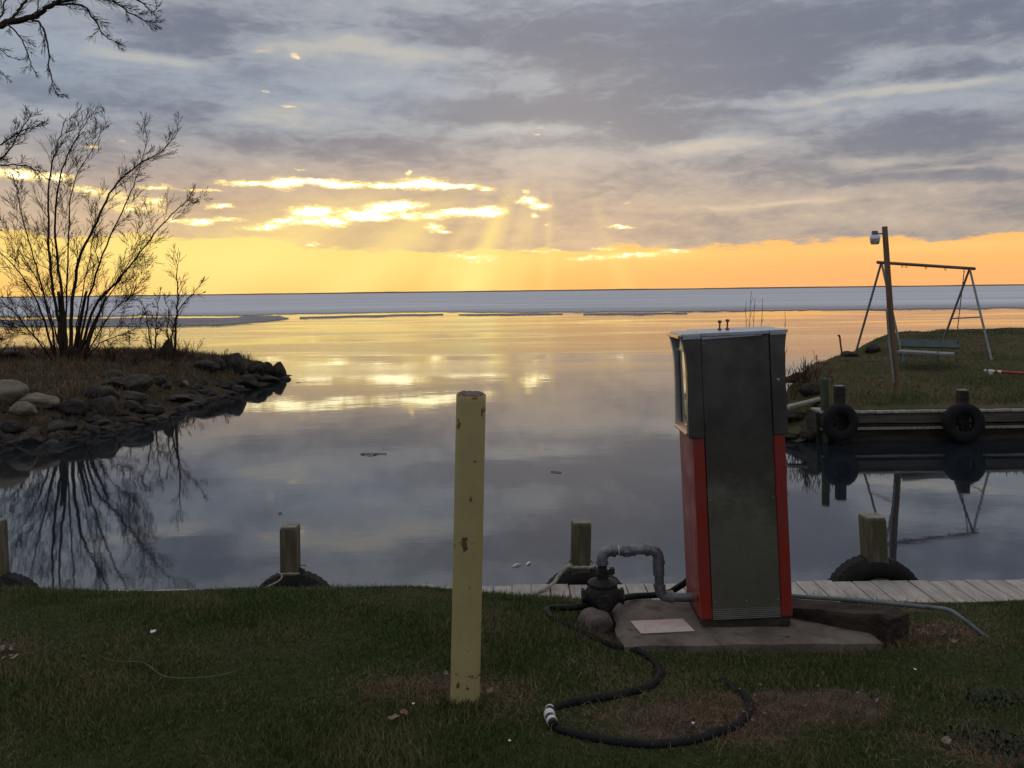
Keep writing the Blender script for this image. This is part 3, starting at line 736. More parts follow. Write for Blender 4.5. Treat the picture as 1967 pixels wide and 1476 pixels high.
# ------------------------------------------------------------------ trees
def grow(mb, start, d, length, r, depth, rn, up=.12, kids=(4, 7), spread=.55, thin=.42, rmin=.0035, step=.16, wig=.16, drop=0.):
    n = max(3, int(length/step)); p = Vector(start); d = Vector(d).normalized(); pts = [p.copy()]; ds = [d.copy()]
    for i in range(n):
        d = (d+Vector((rn.gauss(0, wig), rn.gauss(0, wig), rn.gauss(0, wig)+up-drop))*.5).normalized()
        p = p+d*(length/n); pts.append(p.copy()); ds.append(d.copy())
    rad = [max(rmin, r*(1-.85*i/n)) for i in range(n+1)]
    mb.tube(pts, rad, 5 if r > .02 else (4 if r > .008 else 3), caps=False)
    sprout(mb, pts, ds, rad, length, depth, rn, up, kids, spread, thin, rmin, step, wig, drop)
def sprout(mb, pts, ds, rad, length, depth, rn, up, kids, spread, thin, rmin, step, wig, drop, lo=.18):
    if depth <= 0: return
    kk = kids[depth] if isinstance(kids, dict) else kids
    k = rn.randint(*kk); n = len(pts)-1
    for j in range(k):
        t = lo+(1-lo)*(j+rn.random())/k; i = min(n, int(t*n)); dd = ds[i]
        ax = Vector((rn.gauss(0, 1), rn.gauss(0, 1), rn.gauss(0, 1))).normalized()
        side = dd.cross(ax).normalized(); nd = (dd+side*rn.uniform(.5, 1.2)*spread).normalized()
        grow(mb, pts[i], nd, length*rn.uniform(.38, .72)*(1.2-t*.55), max(rmin, rad[i]*thin+.001), depth-1, rn, up, kids, spread, thin, rmin, step*.8, wig, drop)
def stem(mb, pix, Y, dY, r0, r1, rn, depth=3, kids=(6, 9), up=.12, sub=None, lo=.18, **kw):
    """a main limb through photo points at distance Y..Y+dY, then its own twigs"""
    n = len(pix); pts = smooth_path([P(x, y, Y+dY*(i/(n-1))**1.2) for i, (x, y) in enumerate(pix)], 5)
    pts = [q+Vector((rn.gauss(0, .01), rn.gauss(0, .02), rn.gauss(0, .01))) for q in pts]
    m = len(pts); rad = [r0+(r1-r0)*(i/(m-1))**.75 for i in range(m)]
    mb.tube(pts, rad, 7, caps=False)
    ds = [(pts[min(i+1, m-1)]-pts[max(i-1, 0)]).normalized() for i in range(m)]
    L = sum((pts[i+1]-pts[i]).length for i in range(m-1))
    a = dict(spread=.55, thin=.42, rmin=.0055, step=.17, wig=.16, drop=0.); a.update(kw)
    sprout(mb, pts, ds, rad, sub or L*.55, depth, rn, up, kids, a['spread'], a['thin'], a['rmin'], a['step'], a['wig'], a['drop'], lo)
# the large many-stemmed tree
YT = 22.6; rn = random.Random(4); mb = MB(); tb = MB()
bz = P(135, 690, YT)
troot = empty('bare_tree', (bz.x, bz.y, bz.z-.1), 'large bare many-stemmed tree spreading over the left point', 'tree')
S = [
 ([(118, 690), (112, 620), (100, 540), (93, 440), (94, 350), (108, 285), (128, 225)], -.3, .115, .014),
 ([(128, 692), (122, 590), (110, 500), (107, 400), (120, 325), (150, 262), (172, 222)], .4, .105, .013),
 ([(135, 692), (138, 600), (150, 500), (186, 425), (218, 362), (262, 318), (312, 288), (348, 245)], .5, .12, .012),
 ([(150, 692), (172, 570), (205, 470), (240, 395), (266, 330), (288, 250)], -.8, .075, .010),
 ([(150, 690), (182, 590), (222, 545), (262, 495), (305, 440), (345, 398), (372, 380)], -.5, .095, .011),
 ([(105, 690), (80, 600), (42, 530), (5, 490), (-45, 455)], .5, .07, .010),
 ([(110, 690), (82, 560), (60, 480), (38, 400), (26, 340)], -1., .065, .009),
 ([(128, 690), (128, 560), (132, 430), (142, 350), (185, 275), (205, 235)], 1.1, .06, .010),
 ([(165, 690), (200, 655), (245, 640), (290, 612)], -.7, .045, .008),
 ([(100, 690), (60, 640), (20, 595), (-35, 560)], -.9, .055, .009),
 ([(100, 690), (70, 650), (36, 640), (5, 655)], -.9, .035, .008),
 ([(150, 690), (190, 600), (235, 530), (262, 470), (275, 420)], .9, .05, .008),
 ([(160, 690), (215, 600), (250, 570), (280, 530)], .3, .045, .008),
 ([(120, 690), (95, 600), (72, 540), (30, 470), (0, 420)], .8, .05, .008),
 ([(140, 690), (150, 610), (168, 520), (180, 450), (186, 380)], -1.2, .045, .008),
]
for px_, dY, r0, r1 in S:
    stem(mb, px_, YT, dY, r0*.48, r1*.65, rn, depth=3, kids={3: (16, 19), 2: (5, 7), 1: (3, 4)}, up=.17, spread=.80, lo=.18, sub=1.7 if r0 > .09 else 1.4, rmin=.0042, wig=.12, thin=.30)
for px_, r in (([(128, 700), (122, 640), (112, 560)], .10), ([(143, 700), (150, 640), (166, 560)], .085), ([(158, 700), (176, 640), (204, 570)], .065)):
    mb.tube(smooth_path([P(x, y, YT+.05) for x, y in px_], 5), [r*(1-.062*i) for i in range(11)], 9)
def finish_tree(root, mb, name='branches', mat='bark'):
    o = mb.build(name, M[mat], smooth='all'); o.parent = root; o.matrix_parent_inverse = Matrix.Translation(-Vector(root.location)); return o
tb.lathe([(.40, -.25), (.32, .0), (.25, .15), (.19, .32), (.12, .45)], 12, Matrix.Translation((bz.x+.05, bz.y, bz.z-.1)))
finish_tree(troot, tb, 'trunk'); finish_tree(troot, mb)
# small straight tree to its right
rn = random.Random(9); mb = MB(); q = P(336, 694, 25.2)
r2 = empty('bare_sapling', (q.x, q.y, q.z-.1), 'small thin upright bare tree right of the large one', 'tree', 'thin bare trees on the left point')
stem(mb, [(334, 696), (338, 640), (341, 580), (340, 530), (341, 485)], 25.2, .2, .05, .006, rn, depth=2, kids={2: (16, 18), 1: (5, 7)}, up=.12, spread=.9, sub=1.15, rmin=.0055, wig=.1)
stem(mb, [(331, 696), (330, 650), (342, 600), (368, 565), (402, 532)], 25.2, -.5, .035, .006, rn, depth=2, kids=(7, 9), up=.08, spread=.8, sub=.9)
stem(mb, [(330, 696), (322, 640), (325, 600), (310, 560)], 25.2, .5, .03, .006, rn, depth=2, kids=(6, 8), up=.08, spread=.8, sub=.8)
finish_tree(r2, mb, 'branches', 'twig')
mb = MB(); q = P(298, 690, 24.6)
r3 = empty('bare_sapling', (q.x, q.y, q.z-.1), 'short spindly bare sapling between the large tree and the small upright one', 'tree', 'thin bare trees on the left point')
stem(mb, [(296, 694), (299, 650), (301, 610), (308, 565)], 24.6, .2, .035, .006, rn, depth=2, kids=(9, 11), up=.10, spread=.95, sub=.8)
stem(mb, [(297, 694), (286, 640), (280, 600), (270, 575)], 24.6, .3, .025, .006, rn, depth=2, kids=(6, 8), up=.10, spread=.8, sub=.7)
finish_tree(r3, mb, 'branches', 'twig')
# low tangle at the foot of the small trees
def bush(name, px, py, Y, zf, n, L, mat, label, seed, spreadx=.5, up=.1, r=.008, cat='shrub', lean=.5, depth=2, kids=(4, 6)):
    rn = random.Random(seed); mb = MB(); c = P(px, py, Y); z0 = float(zf(c.x, c.y))
    root = empty(name, (c.x, c.y, z0), label, cat)
    for i in range(n):
        x = rn.gauss(0, spreadx*.4); y = rn.gauss(0, .2); b = Vector((c.x+x, c.y+y, float(zf(c.x+x, c.y+y))-.03))
        grow(mb, b, (rn.gauss(x*.9, lean), rn.gauss(0, lean), 1), L*rn.uniform(.6, 1.1), r, depth, rn, up=up, kids=kids, spread=.6, rmin=.0045, step=.12)
    finish_tree(root, mb, 'twigs', mat); return root
bush('shrub', 362, 690, 25.4, left_z, 26, .75, 'twig', 'low tangled shrub at the foot of the small upright tree', 3, 1.2, .02, .007, lean=.9)
bush('shrub', 215, 690, 23.0, left_z, 22, .7, 'twig', 'low twiggy scrub right of the foot of the large tree', 13, 2.2, .02, .007, lean=.7)
bush('shrub', 60, 690, 22.2, left_z, 18, .75, 'twig', 'low twiggy scrub left of the foot of the large tree', 14, 2.2, .05, .007, lean=.6)
bush('shrub', 1543, 722, 16.9, right_z, 34, .58, 'redtwig', 'dense reddish leafless bush on the corner of the right bank', 5, .55, .12, .008, lean=.28, depth=1, kids=(5, 7))
rn = random.Random(3)
for i, (px, ty, lb) in enumerate(((1440, 560, 'tall bare twigs rising behind the top of the fuel pump, left clump'), (1462, 572, 'thin pale bare stem right of the tall clump behind the pump'), (1507, 598, 'single thin bare sapling at the right corner of the pump head'))):
    mb = MB(); Y = 17.2; q = P(px, 720, Y); z0 = float(right_z(q.x, q.y)); root = empty('bare_twigs', (q.x, q.y, z0), lb, 'sapling', 'saplings behind the fuel pump')
    by = 551+(EYE-z0)*FPX/Y
    for dx in ((-6, 0, 5) if i == 0 else (0,)):
        stem(mb, [(px+dx*.2, by), (px+dx*.8, (by+ty)/2), (px+dx*1.6+2, ty+abs(dx)*3)], Y, .1, .012, .004, rn, depth=1, kids=(7, 9), up=.15, spread=.5, sub=.35, rmin=.0035)
    finish_tree(root, mb, 'branches', 'twig')
# dark stump between the saplings
mb = MB(); c = P(325, 700, 24.9)
mb.lathe([(.30, -.3), (.27, 0), (.22, .18), (.16, .38), (.07, .52), (.02, .6)], 10)
for i, v in enumerate(mb.v): mb.v[i] = tuple(Vector(v)*(1+.25*noise.noise(Vector(v)*4)) + Vector((v[2]*.28, 0, 0)))
tag(mb.build('tree_stump', M['bark'], loc=(c.x-.15, c.y, float(left_z(c.x, c.y))), smooth=True), 'dark broken stump between the two thin trees', 'stump')

# the tree standing left of the picture whose limbs hang into it
rn = random.Random(21); mb = MB(); YL = 15.5
bx, by = -13.2, 17.2; z0 = float(left_z(bx, by))
root = empty('overhanging_tree', (bx, by, z0), 'bare tree at the left edge whose limbs hang into the top left corner', 'tree')
tb = MB(); tb.tube(smooth_path([(bx, by, z0-.3), (bx+.1, by, z0+2), (bx+.4, by-.3, z0+4.5), (bx+.9, by-.6, z0+6.5), (bx+1.2, by-.8, z0+8.8)], 4), [.42-.016*i for i in range(17)], 12)
ax, bx2 = P(-190, 120, YL+.8), P(-160, 330, YL+1.)
kw = dict(rmin=.0034, step=.10, wig=.15, thin=.30)
stem(mb, [(-190, 120), (-90, 70), (0, 47), (55, 35), (85, 20), (112, 2), (150, -25)], YL, -.4, .10, .02, rn, depth=2, kids=(7, 9), up=.05, spread=.7, sub=.9, lo=.3, **kw)
stem(mb, [(85, 18), (120, 8), (160, 12), (182, 40), (205, 72), (232, 86)], YL-.2, -.6, .028, .006, rn, depth=2, kids=(13, 15), up=-.02, spread=.75, sub=.62, **kw)
stem(mb, [(100, 6), (170, -6), (215, 2), (250, 25), (282, 40), (300, 44)], YL-.2, .5, .030, .005, rn, depth=2, kids=(14, 16), up=.02, spread=.7, sub=.62, **kw)
stem(mb, [(180, -8), (235, -5), (270, 5), (292, 22), (306, 10)], YL, .6, .02, .005, rn, depth=2, kids=(9, 11), up=.06, spread=.7, sub=.5, **kw)
stem(mb, [(52, 36), (72, 42), (88, 66), (93, 110), (98, 150), (106, 178), (118, 186)], YL-.2, .3, .024, .005, rn, depth=2, kids=(11, 13), up=-.10, spread=.6, sub=.48, **kw)
stem(mb, [(0, 47), (25, 55), (48, 90), (60, 125), (74, 150)], YL-.3, -.4, .02, .005, rn, depth=2, kids=(9, 11), up=-.08, spread=.6, sub=.5, **kw)
stem(mb, [(-40, 55), (-5, 90), (20, 108), (42, 116)], YL-.3, -.4, .014, .004, rn, depth=2, kids=(6, 8), up=-.03, spread=.6, sub=.4, **kw)
stem(mb, [(-60, 70), (-20, 110), (2, 140), (16, 150)], YL-.3, .4, .014, .004, rn, depth=2, kids=(6, 8), up=-.03, spread=.6, sub=.4, **kw)
stem(mb, [(20, 43), (35, 20), (55, -5), (70, -30)], YL, .4, .03, .015, rn, depth=2, kids=(8, 10), up=.1, spread=.7, sub=.6, **kw)
stem(mb, [(-10, 48), (5, 25), (10, 0), (20, -30)], YL, .4, .02, .01, rn, depth=2, kids=(8, 10), up=.1, spread=.7, sub=.5, **kw)
stem(mb, [(-160, 330), (-70, 325), (0, 305), (35, 262), (62, 214)], YL+.4, -.3, .035, .005, rn, depth=2, kids=(13, 15), up=.08, spread=.8, sub=.62, lo=.45, **kw)
stem(mb, [(-150, 345), (-50, 335), (0, 318), (60, 322), (90, 345)], YL+.4, -.6, .028, .005, rn, depth=2, kids=(12, 14), up=.02, spread=.8, sub=.55, lo=.45, **kw)
stem(mb, [(-150, 340), (-40, 300), (10, 272), (55, 245), (85, 240)], YL+.4, .5, .028, .005, rn, depth=2, kids=(12, 14), up=.05, spread=.8, sub=.55, lo=.45, **kw)
tb.tube([(bx+.9, by-.6, z0+6.3), P(-190, 120, YL)], [.2, .13], 10); tb.tube([(bx+.2, by, z0+3.4), P(-160, 332, YL+.4)], [.15, .075], 10)
finish_tree(root, tb, 'trunk'); finish_tree(root, mb)

# ------------------------------------------------------------------ near dock
DZ = .56
nd = empty('dock', (0, 6.1, DZ), 'near wooden dock of pale cross boards along the lawn edge', 'dock')
rr = random.Random(2)
mb = MB(); X = -9.0
while X < 9.0:
    w_ = .134; dy = rr.uniform(-.012, .012); dz = rr.uniform(-.004, .004)
    mb.box((X+w_/2-0, 6.07+dy-6.1, -.02+dz), (w_, .46, .038)); X += .1425
o = mb.build('deck_boards', M['deckw'], nd, bevel=.004)
mb = MB(); mb.box((0, .17, -.15), (18, .05, .2)); mb.box((0, .17, -.40), (18, .05, .24)); mb.box((0, -.1, -.10), (18, .1, .11)); mb.build('fascia', M['fascia'], nd)
mb = MB()
for k in range(13):
    x = -8.4+k*1.4+.35; mb.box((x, .06, -.55), (.15, .15, .86))
mb.build('piles', M['darkwood'], nd)
lb = MB(); c = PZ(806, 1134, DZ+.03); lb.box((0, 0, 0), (.19, .16, .04)); tag(lb.build('board', M['deckw'], loc=(c.x, c.y, DZ+.0215+.002), rot=(0, 0, .08)), 'short loose board lying on the near dock left of the yellow bollard', 'board')

def wood_post(name, px, pytop, Y, label, w=.145, mat='postw', leanx=0., grp=None, yaw=0., z0=-.3):
    t = P(px, pytop, Y); mb = MB(); h = t.z-z0; k = w/2
    mb.hexa([(-k-leanx*h, -k, -h), (k-leanx*h, -k, -h), (k-leanx*h, k, -h), (-k-leanx*h, k, -h)], [(-k, -k, -.012), (k, -k, -.012), (k, k, -.012), (-k, k, -.012)])
    root = empty(name, (t.x, t.y, t.z), label, 'post', grp, rot=(0, 0, yaw))
    mb.build('shaft', M[mat], root, bevel=.008)
    e_ = MB(); e_.box((0, 0, -.004), (w-.010, w-.010, .016)); e_.build('end_grain', M['postend' if mat == 'postw' else 'wood'], root, bevel=.004)
    return root
G1 = 'mooring posts along the near dock'
wood_post('mooring_post', -14, 1001, 6.41, 'mooring post cut off by the left edge of the photo', leanx=-.03, grp=G1)
wood_post('mooring_post', 557, 1010, 6.41, 'squared mooring post with a thin rope round its foot, left of the bollard', leanx=.0, grp=G1, w=.128)
wood_post('mooring_post', 1116.5, 1001, 6.41, 'mooring post behind the grey pipes with a thick white rope', leanx=.035, grp=G1)
wood_post('mooring_post', 1675, 991, 6.41, 'leaning pale mooring post in front of a tyre, right of the fuel pump', leanx=-.045, grp=G1, w=.155)

def tyre(loc, Ro, Ri, wid, label, grp, rotz=0., tilt=0.):
    """worn car tyre, axis along local y, hung upright"""
    root = empty('tyre', loc, label, 'tyre', grp, rot=(tilt, 0, rotz))
    h = wid/2; prof = [(Ri, -h*.62), (Ri+.012, -h*.78), (Ri+.05, -h*.98), ((Ri+Ro)/2+.02, -h*1.0), (Ro-.035, -h*.9), (Ro-.010, -h*.72), (Ro, -h*.5), (Ro+.002, 0), (Ro, h*.5), (Ro-.010, h*.72), (Ro-.035, h*.9),
            ((Ri+Ro)/2+.02, h), (Ri+.05, h*.98), (Ri+.012, h*.78), (Ri, h*.62), (Ri+.03, h*.5), (Ro-.03, h*.55), (Ro-.02, 0), (Ro-.03, -h*.55), (Ri+.03, -h*.5), (Ri, -h*.62)]
    T_ = Matrix.Rotation(PI/2, 4, 'X'); mb = MB(); mb.lathe(prof, 56, T_, caps=False); mb.build('carcass', M['tyre'], root, smooth=True)
    tr = MB()
    for k in range(44):
        for s_, off in ((-1, 0), (1, .5)):
            Mx = Matrix.Rotation(2*PI*(k+off)/44, 4, 'Y') @ Matrix.Translation((0, s_*h*.36, Ro-.0035)) @ Matrix.Rotation(s_*.35, 4, 'Z')
            tr.box((0, 0, 0), (.034, h*.5, .010), Mx)
    tr.build('tread', M['tyre'], root); return root
G2 = 'tyres hung as fenders on the near dock'
def near_tyre(px, pytop, Ro, Y, label, **k):
    t = P(px, pytop, Y); tyre((t.x, t.y, t.z-Ro), Ro, Ro*.56, .19, label, G2, **k)
near_tyre(4, 1104, .335, 6.41, 'tyre behind the post at the left edge of the photo')
near_tyre(562, 1099, .35, 6.41, 'tyre behind the post with the thin rope', rotz=.05)
near_tyre(1122, 1090, .365, 6.41, 'tyre behind the black valve and grey pipes', rotz=-.05)
near_tyre(1678, 1068, .375, 6.41, 'tyre showing as a black half round right of the fuel pump', rotz=.03)

def twisted(pts, r, strands=3, turns=30, seg=5):
    """laid rope: strands wound round a path"""
    pts = smooth_path(pts, 14); mb = MB(); n = len(pts); L = sum((pts[i+1]-pts[i]).length for i in range(n-1))
    for s_ in range(strands):
        out = []
        t0 = (pts[1]-pts[0]).normalized(); a = t0.cross(Vector((0, 0, 1))).normalized(); acc = 0
        for i in range(n):
            t = (pts[min(i+1, n-1)]-pts[max(0, i-1)]).normalized(); a = (a-t*a.dot(t)).normalized(); b = t.cross(a)
            if i: acc += (pts[i]-pts[i-1]).length
            th = acc/L*turns*2*PI+s_*2*PI/strands
            out.append(pts[i]+(a*math.cos(th)+b*math.sin(th))*r*.5)
        mb.tube(out, r*.56, seg)
    return mb
def loop(cx, cy, z, k, sag=.01):
    return [Vector((cx+dx*k, cy+dy*k, z+(sag if dy < 0 else .0))) for dx, dy in ((-1.1, 1), (-1.15, -.2), (-.95, -1.15), (0, -1.2), (.95, -1.15), (1.15, 0), (1.05, 1), (0, 1.15), (-1.0, 1.1))]
c = P(1118, 1090, 6.32)
rp = empty('rope', (c.x, c.y, DZ), 'thick white laid rope on the post behind the pipes, running over the dock', 'rope')
twisted(loop(c.x, c.y+.085, c.z-.005, .082), .012, 3, 34).build('loop', M['rope'], rp, smooth=True).matrix_parent_inverse = Matrix.Translation(-Vector(rp.location))
twisted([P(1098, 1086, 6.27), P(1085, 1092, 6.26), P(1072, 1108, 6.24), P(1062, 1122, 6.2), PZ(1045, 1132, DZ+.02), PZ(1024, 1141, DZ+.018), PZ(1003, 1149, DZ+.018), PZ(985, 1156, DZ+.018)], .0145, 3, 16).build('tail', M['rope'], rp, smooth=True).matrix_parent_inverse = Matrix.Translation(-Vector(rp.location))
c = P(557.5, 1101, 6.32)
rp = empty('rope', (c.x, c.y, DZ), 'thin worn rope knotted round the foot of the post left of the bollard', 'rope')
for nm, mm in (('loop', twisted(loop(c.x, c.y+.085, c.z, .080, .0), .0065, 3, 40)), ('tail', twisted([P(541, 1104, 6.28), P(541, 1110, 6.27), P(534, 1117, 6.26), P(520, 1124, 6.24), P(502, 1132, 6.2)], .0065, 3, 14)),
               ('knot', twisted([P(575, 1096, 6.31), P(579, 1094, 6.31), P(583, 1096, 6.31), P(580, 1100, 6.31), P(576, 1097, 6.31), P(577, 1091, 6.31)], .010, 3, 5))):
    mm.build(nm, M['rope'] if nm != 'knot' else M['darkwood'], rp, smooth=True).matrix_parent_inverse = Matrix.Translation(-Vector(rp.location))

# ------------------------------------------------------------------ far dock
fd = empty('dock', (5.5, 15, DZ), 'far wooden dock below the swing set bank with two tyres', 'dock')
mb = MB(); x = 0.; rr = random.Random(8)
while x < 26:
    mb.box((x+.068, .17+rr.uniform(-.01, .01), -.02+rr.uniform(-.003, .003)), (.134, .52+rr.uniform(-.02, .02), .038)); x += .1425
mb.build('deck_boards', M['deckw'], fd)
mb = MB(); mb.box((13, -.035, -.135), (26, .04, .18)); mb.build('fascia', M['fascia'], fd)
mb = MB(); mb.box((13, -.005, -.42), (26, .05, .34)); mb.box((13, .10, -.70), (26, .05, .5)); mb.build('lower_planks', M['darkwood'], fd)
mb = MB(); mb.box((13, -.06, -.315), (26, .10, .035)); mb.build('ledge', M['wood'], fd)
mb = MB(); mb.box((-.04, .2, -.4), (.05, .5, .76)); mb.build('end_boards', M['darkwood'], fd)
G3 = 'mooring posts of the far dock'
wood_post('mooring_post', 1612, 741, 14.88, 'far mooring post with tyre at the left end of the far dock', w=.155, mat='darkwood', leanx=-.01, grp=G3)
wood_post('mooring_post', 1848.5, 749, 14.88, 'far mooring post with tyre in the middle of the far dock', w=.155, mat='darkwood', leanx=-.01, grp=G3)
q = P(1613, 811, 14.68); tyre(q, .325, .15, .17, 'tyre hanging at the left end of the far dock', 'tyres hung on the far dock', rotz=.1)
q = P(1851, 812, 14.68); tyre(q, .345, .16, .17, 'tyre hanging in the middle of the far dock', 'tyres hung on the far dock', rotz=-.1)
t = P(1583, 728, 15.0); mb = MB(); mb.tube([(t.x+.02, t.y, -.4), (t.x, t.y, t.z)], [.075, .07], 12); tag(mb.build('green_post', M['green_post'], smooth=True), 'round greenish post standing in the water at the left end of the far dock', 'post')
a, b = P(1512, 780, 15.6), P(1577, 764, 16.0)
mb = MB(); dv = (b-a); mb.hexa([a+Vector((0, -.09, -.05)), b+Vector((0, -.09, -.05)), b+Vector((0, .12, -.05)), a+Vector((0, .12, -.05))], [a+Vector((0, -.09, 0)), b+Vector((0, -.09, 0)), b+Vector((0, .12, 0)), a+Vector((0, .12, 0))])
tag(mb.build('old_plank', M['wood'], bevel=.006), 'old grey plank sloping beside the left end of the far dock', 'plank')

# ------------------------------------------------------------------ swing set
def rz_(x, y): return float(right_z(x, y))
def Pg(px, py, Y): return P(px, py, Y)
ss_ = empty('swing_set', tuple(P(1770, 690, 20)), 'rusty tube swing frame on the far right bank with one chain left', 'swing set')
def child(mb, name, mat, root, smooth=True, bevel=0):
    o = mb.build(name, M[mat], root, smooth=smooth, bevel=bevel); o.matrix_parent_inverse = root.matrix_world.inverted() if False else (Matrix.Translation(Vector(root.location)) @ root.rotation_euler.to_matrix().to_4x4()).inverted(); return o
aL, aR = P(1685, 504.3, 19.8), P(1872.5, 516.5, 20.2)
mb = MB(); mb.tube([aL, aR], .038, 12); child(mb, 'top_bar', 'swingbar', ss_)
legs = [(P(1692, 508, 19.82), P(1639, 695, 20.6)), (P(1694, 508, 19.8), P(1736, 698, 19.0)), (P(1862, 518, 20.18), P(1795, 700, 21.4)), (P(1863, 518, 20.17), P(1906, 698, 18.9))]
for a, b in legs:
    mb = MB(); mb.tube([a, b+(b-a)*.02], .026, 10); child(mb, 'leg', 'swingleg', ss_)
def onleg(i, py):
    a, b = legs[i]; lo, hi = 0., 1.
    pa, pb = 508, 697; t = (py-pa)/(pb-pa); return a+(b-a)*t
for i, j, y0, y1 in ((0, 1, 595, 598), (2, 3, 603, 607)):
    mb = MB(); mb.tube([onleg(i, y0), onleg(j, y1)], .016, 8); child(mb, 'crossbar', 'swingleg', ss_)
mb_h = []
for px in (1733, 1741, 1778.6, 1816, 1852):
    t = (px-1685)/187.5; y = 504.3+12.2*t+3.2; c = P(px, y, 19.8+.4*t); mb = MB()
    mb.tube([c+Vector((math.cos(u)*.022, 0, math.sin(u)*.028-.018)) for u in np.linspace(PI*.6, PI*2.3, 9)], .0065, 5); child(mb, 'hook', 'chain', ss_)
mb = MB(); c0, c1 = P(1852, 522, 20.15), P(1839, 634, 20.2)
nk = 34
for k in range(nk):
    p0 = c0+(c1-c0)*(k/nk); p1 = c0+(c1-c0)*((k+1.1)/nk); mb.tube([p0, p1], .009 if k % 2 else .013, 5)
mb.tube([c1, P(1835, 641, 20.2)], .008, 5); mb.tube([c1, P(1842, 641, 20.2)], .008, 5); mb.tube([P(1834, 641.5, 20.2), P(1843, 641.5, 20.2)], .01, 5)
child(mb, 'chain', 'chain', ss_)

# bench
bn = empty('park_bench', tuple(P(1785, 690, 18.4)), 'long dark green park bench standing under the swing frame', 'bench')
def plank4(a, b, c, d, th):   # corners a-b top edge, d-c bottom edge, thickness away from viewer
    n_ = (b-a).cross(d-a).normalized()*th
    mb = MB(); mb.hexa([d, c, c+n_, d+n_], [a, b, b+n_, a+n_]); return mb
child(plank4(P(1730.5, 651, 18.75), P(1845, 654, 18.85), P(1844.5, 668.5, 18.72), P(1731.7, 665.5, 18.62), .04), 'backrest', 'bench', bn, False, .004)
child(plank4(P(1731, 671.5, 18.55), P(1835, 677, 18.6), P(1831, 680.5, 18.15), P(1723, 674.8, 18.1), .05), 'seat', 'seat', bn, False, .004)
for px in (1734, 1805, 1841):
    mb = MB(); a = P(px, 655, 18.78); g = Vector((a.x, 18.9, rz_(a.x, 18.9)-.05)); s0 = P(px-4, 676, 18.2); g2 = Vector((s0.x-.02, 18.1, rz_(s0.x, 18.1)-.05))
    mb.tube([a, g], .011, 8); mb.tube([s0, g2], .011, 8); mb.tube([s0, P(px, 672, 18.8)], .010, 8); child(mb, 'leg_frame', 'bench', bn)

# lamp pole
YP = 16.0
b0 = P(1727, 772, YP)
lp = empty('lamp_pole', tuple(b0), 'leaning wooden lamp pole with a yard light on the right bank', 'lamp pole')
mb = MB(); mb.tube([P(1726, 790, YP), P(1713, 640, YP), P(1699.3, 435.5, YP)], [.066, .060, .050], 16); child(mb, 'pole', 'pole', lp)
mb = MB(); mb.tube([P(1717, 735, YP-.07), P(1708, 660, YP-.07), P(1703.5, 595, YP-.07)], .022, 8); child(mb, 'conduit', 'conduit', lp)
mb = MB(); mb.tube([P(1697, 449.5, YP), P(1685, 449, YP)], .013, 8); child(mb, 'lamp_arm', 'lampcap', lp)
c = P(1680.5, 457, YP); T_ = Matrix.Translation(c)
mb = MB(); mb.lathe([(.0, .135), (.045, .133), (.058, .12), (.058, .05), (.075, .045), (.0, .045)], 24, T_); child(mb, 'lamp_housing', 'lampcap', lp)
mb = MB(); mb.lathe([(.070, .052), (.085, .042), (.096, .0), (.098, -.022), (.090, -.024), (.05, .02)], 24, T_); child(mb, 'lamp_collar', 'lampring', lp)
mb = MB(); mb.lathe([(.088, -.022), (.090, -.045), (.085, -.085), (.075, -.122), (.06, -.128), (.0, -.13)], 24, T_); child(mb, 'lamp_lens', 'lampglass', lp)

mb = MB(); mb.tube(smooth_path([P(1618, 683, 20.8), P(1615, 665, 20.8), P(1613, 648, 20.8), P(1611.5, 644.5, 20.8), P(1609.5, 646, 20.8)], 4), .022, 7)
tag(mb.build('bent_rod', M['rust'], smooth=True), 'thin rusty rod with a hooked top at the edge of the right bank', 'rod')
rp_ = empty('red_pole', tuple(P(1940, 716, 17.4)), 'red pole with white fittings lying on the grass, cut off by the right edge', 'pole')
mb = MB(); mb.tube([P(1908, 713.8, 17.4), P(2035, 722, 17.4)], .031, 12); child(mb, 'shaft', 'redpaint', rp_)
mb = MB(); mb.tube([P(1899, 713.2, 17.4), P(1909, 713.9, 17.4)], .036, 12); mb.box(tuple(P(1903, 717, 17.38)), (.05, .05, .05)); child(mb, 'white_end', 'white', rp_)
mb = MB(); mb.tube([P(1915, 714.3, 17.4), P(1922, 714.8, 17.4)], .034, 12); child(mb, 'white_band', 'white', rp_)
mb = MB(); mb.tube([P(1891, 713, 17.42), P(1895, 711, 17.4)], .024, 8); child(mb, 'white_tip', 'white', rp_)

# ------------------------------------------------------------------ yellow bollard
YB_ = 3.196
b0, t0 = P(893, 1357, YB_), P(905, 757, YB_)
b0.z -= .0
axis = (t0-b0); H_ = axis.length
bo = empty('bollard', tuple(b0), 'chipped pale yellow steel bollard standing in the lawn left of the fuel pump', 'bollard', rot=(0, math.atan2(axis.x, axis.z), 0))
mb = MB(); nz_ = 60; prof = [(.0568, -.18+k*(H_+.18-.004)/nz_) for k in range(nz_+1)]
mb.lathe(prof+[(.0550, H_), (.0500, H_)], 48, caps=False); mb.build('pipe', M['yellow'], bo, smooth=True)
mb = MB(); mb.lathe([(.0505, H_-.02), (.0505, H_+.001), (.044, H_+.006), (.03, H_+.009), (.012, H_+.010), (0, H_+.010)], 40)
for i, v in enumerate(mb.v):
    if v[2] > H_: mb.v[i] = (v[0], v[1], v[2]+.006*noise.noise(Vector(v)*60))
mb.build('concrete_fill', M['concrete'], bo, smooth=True)

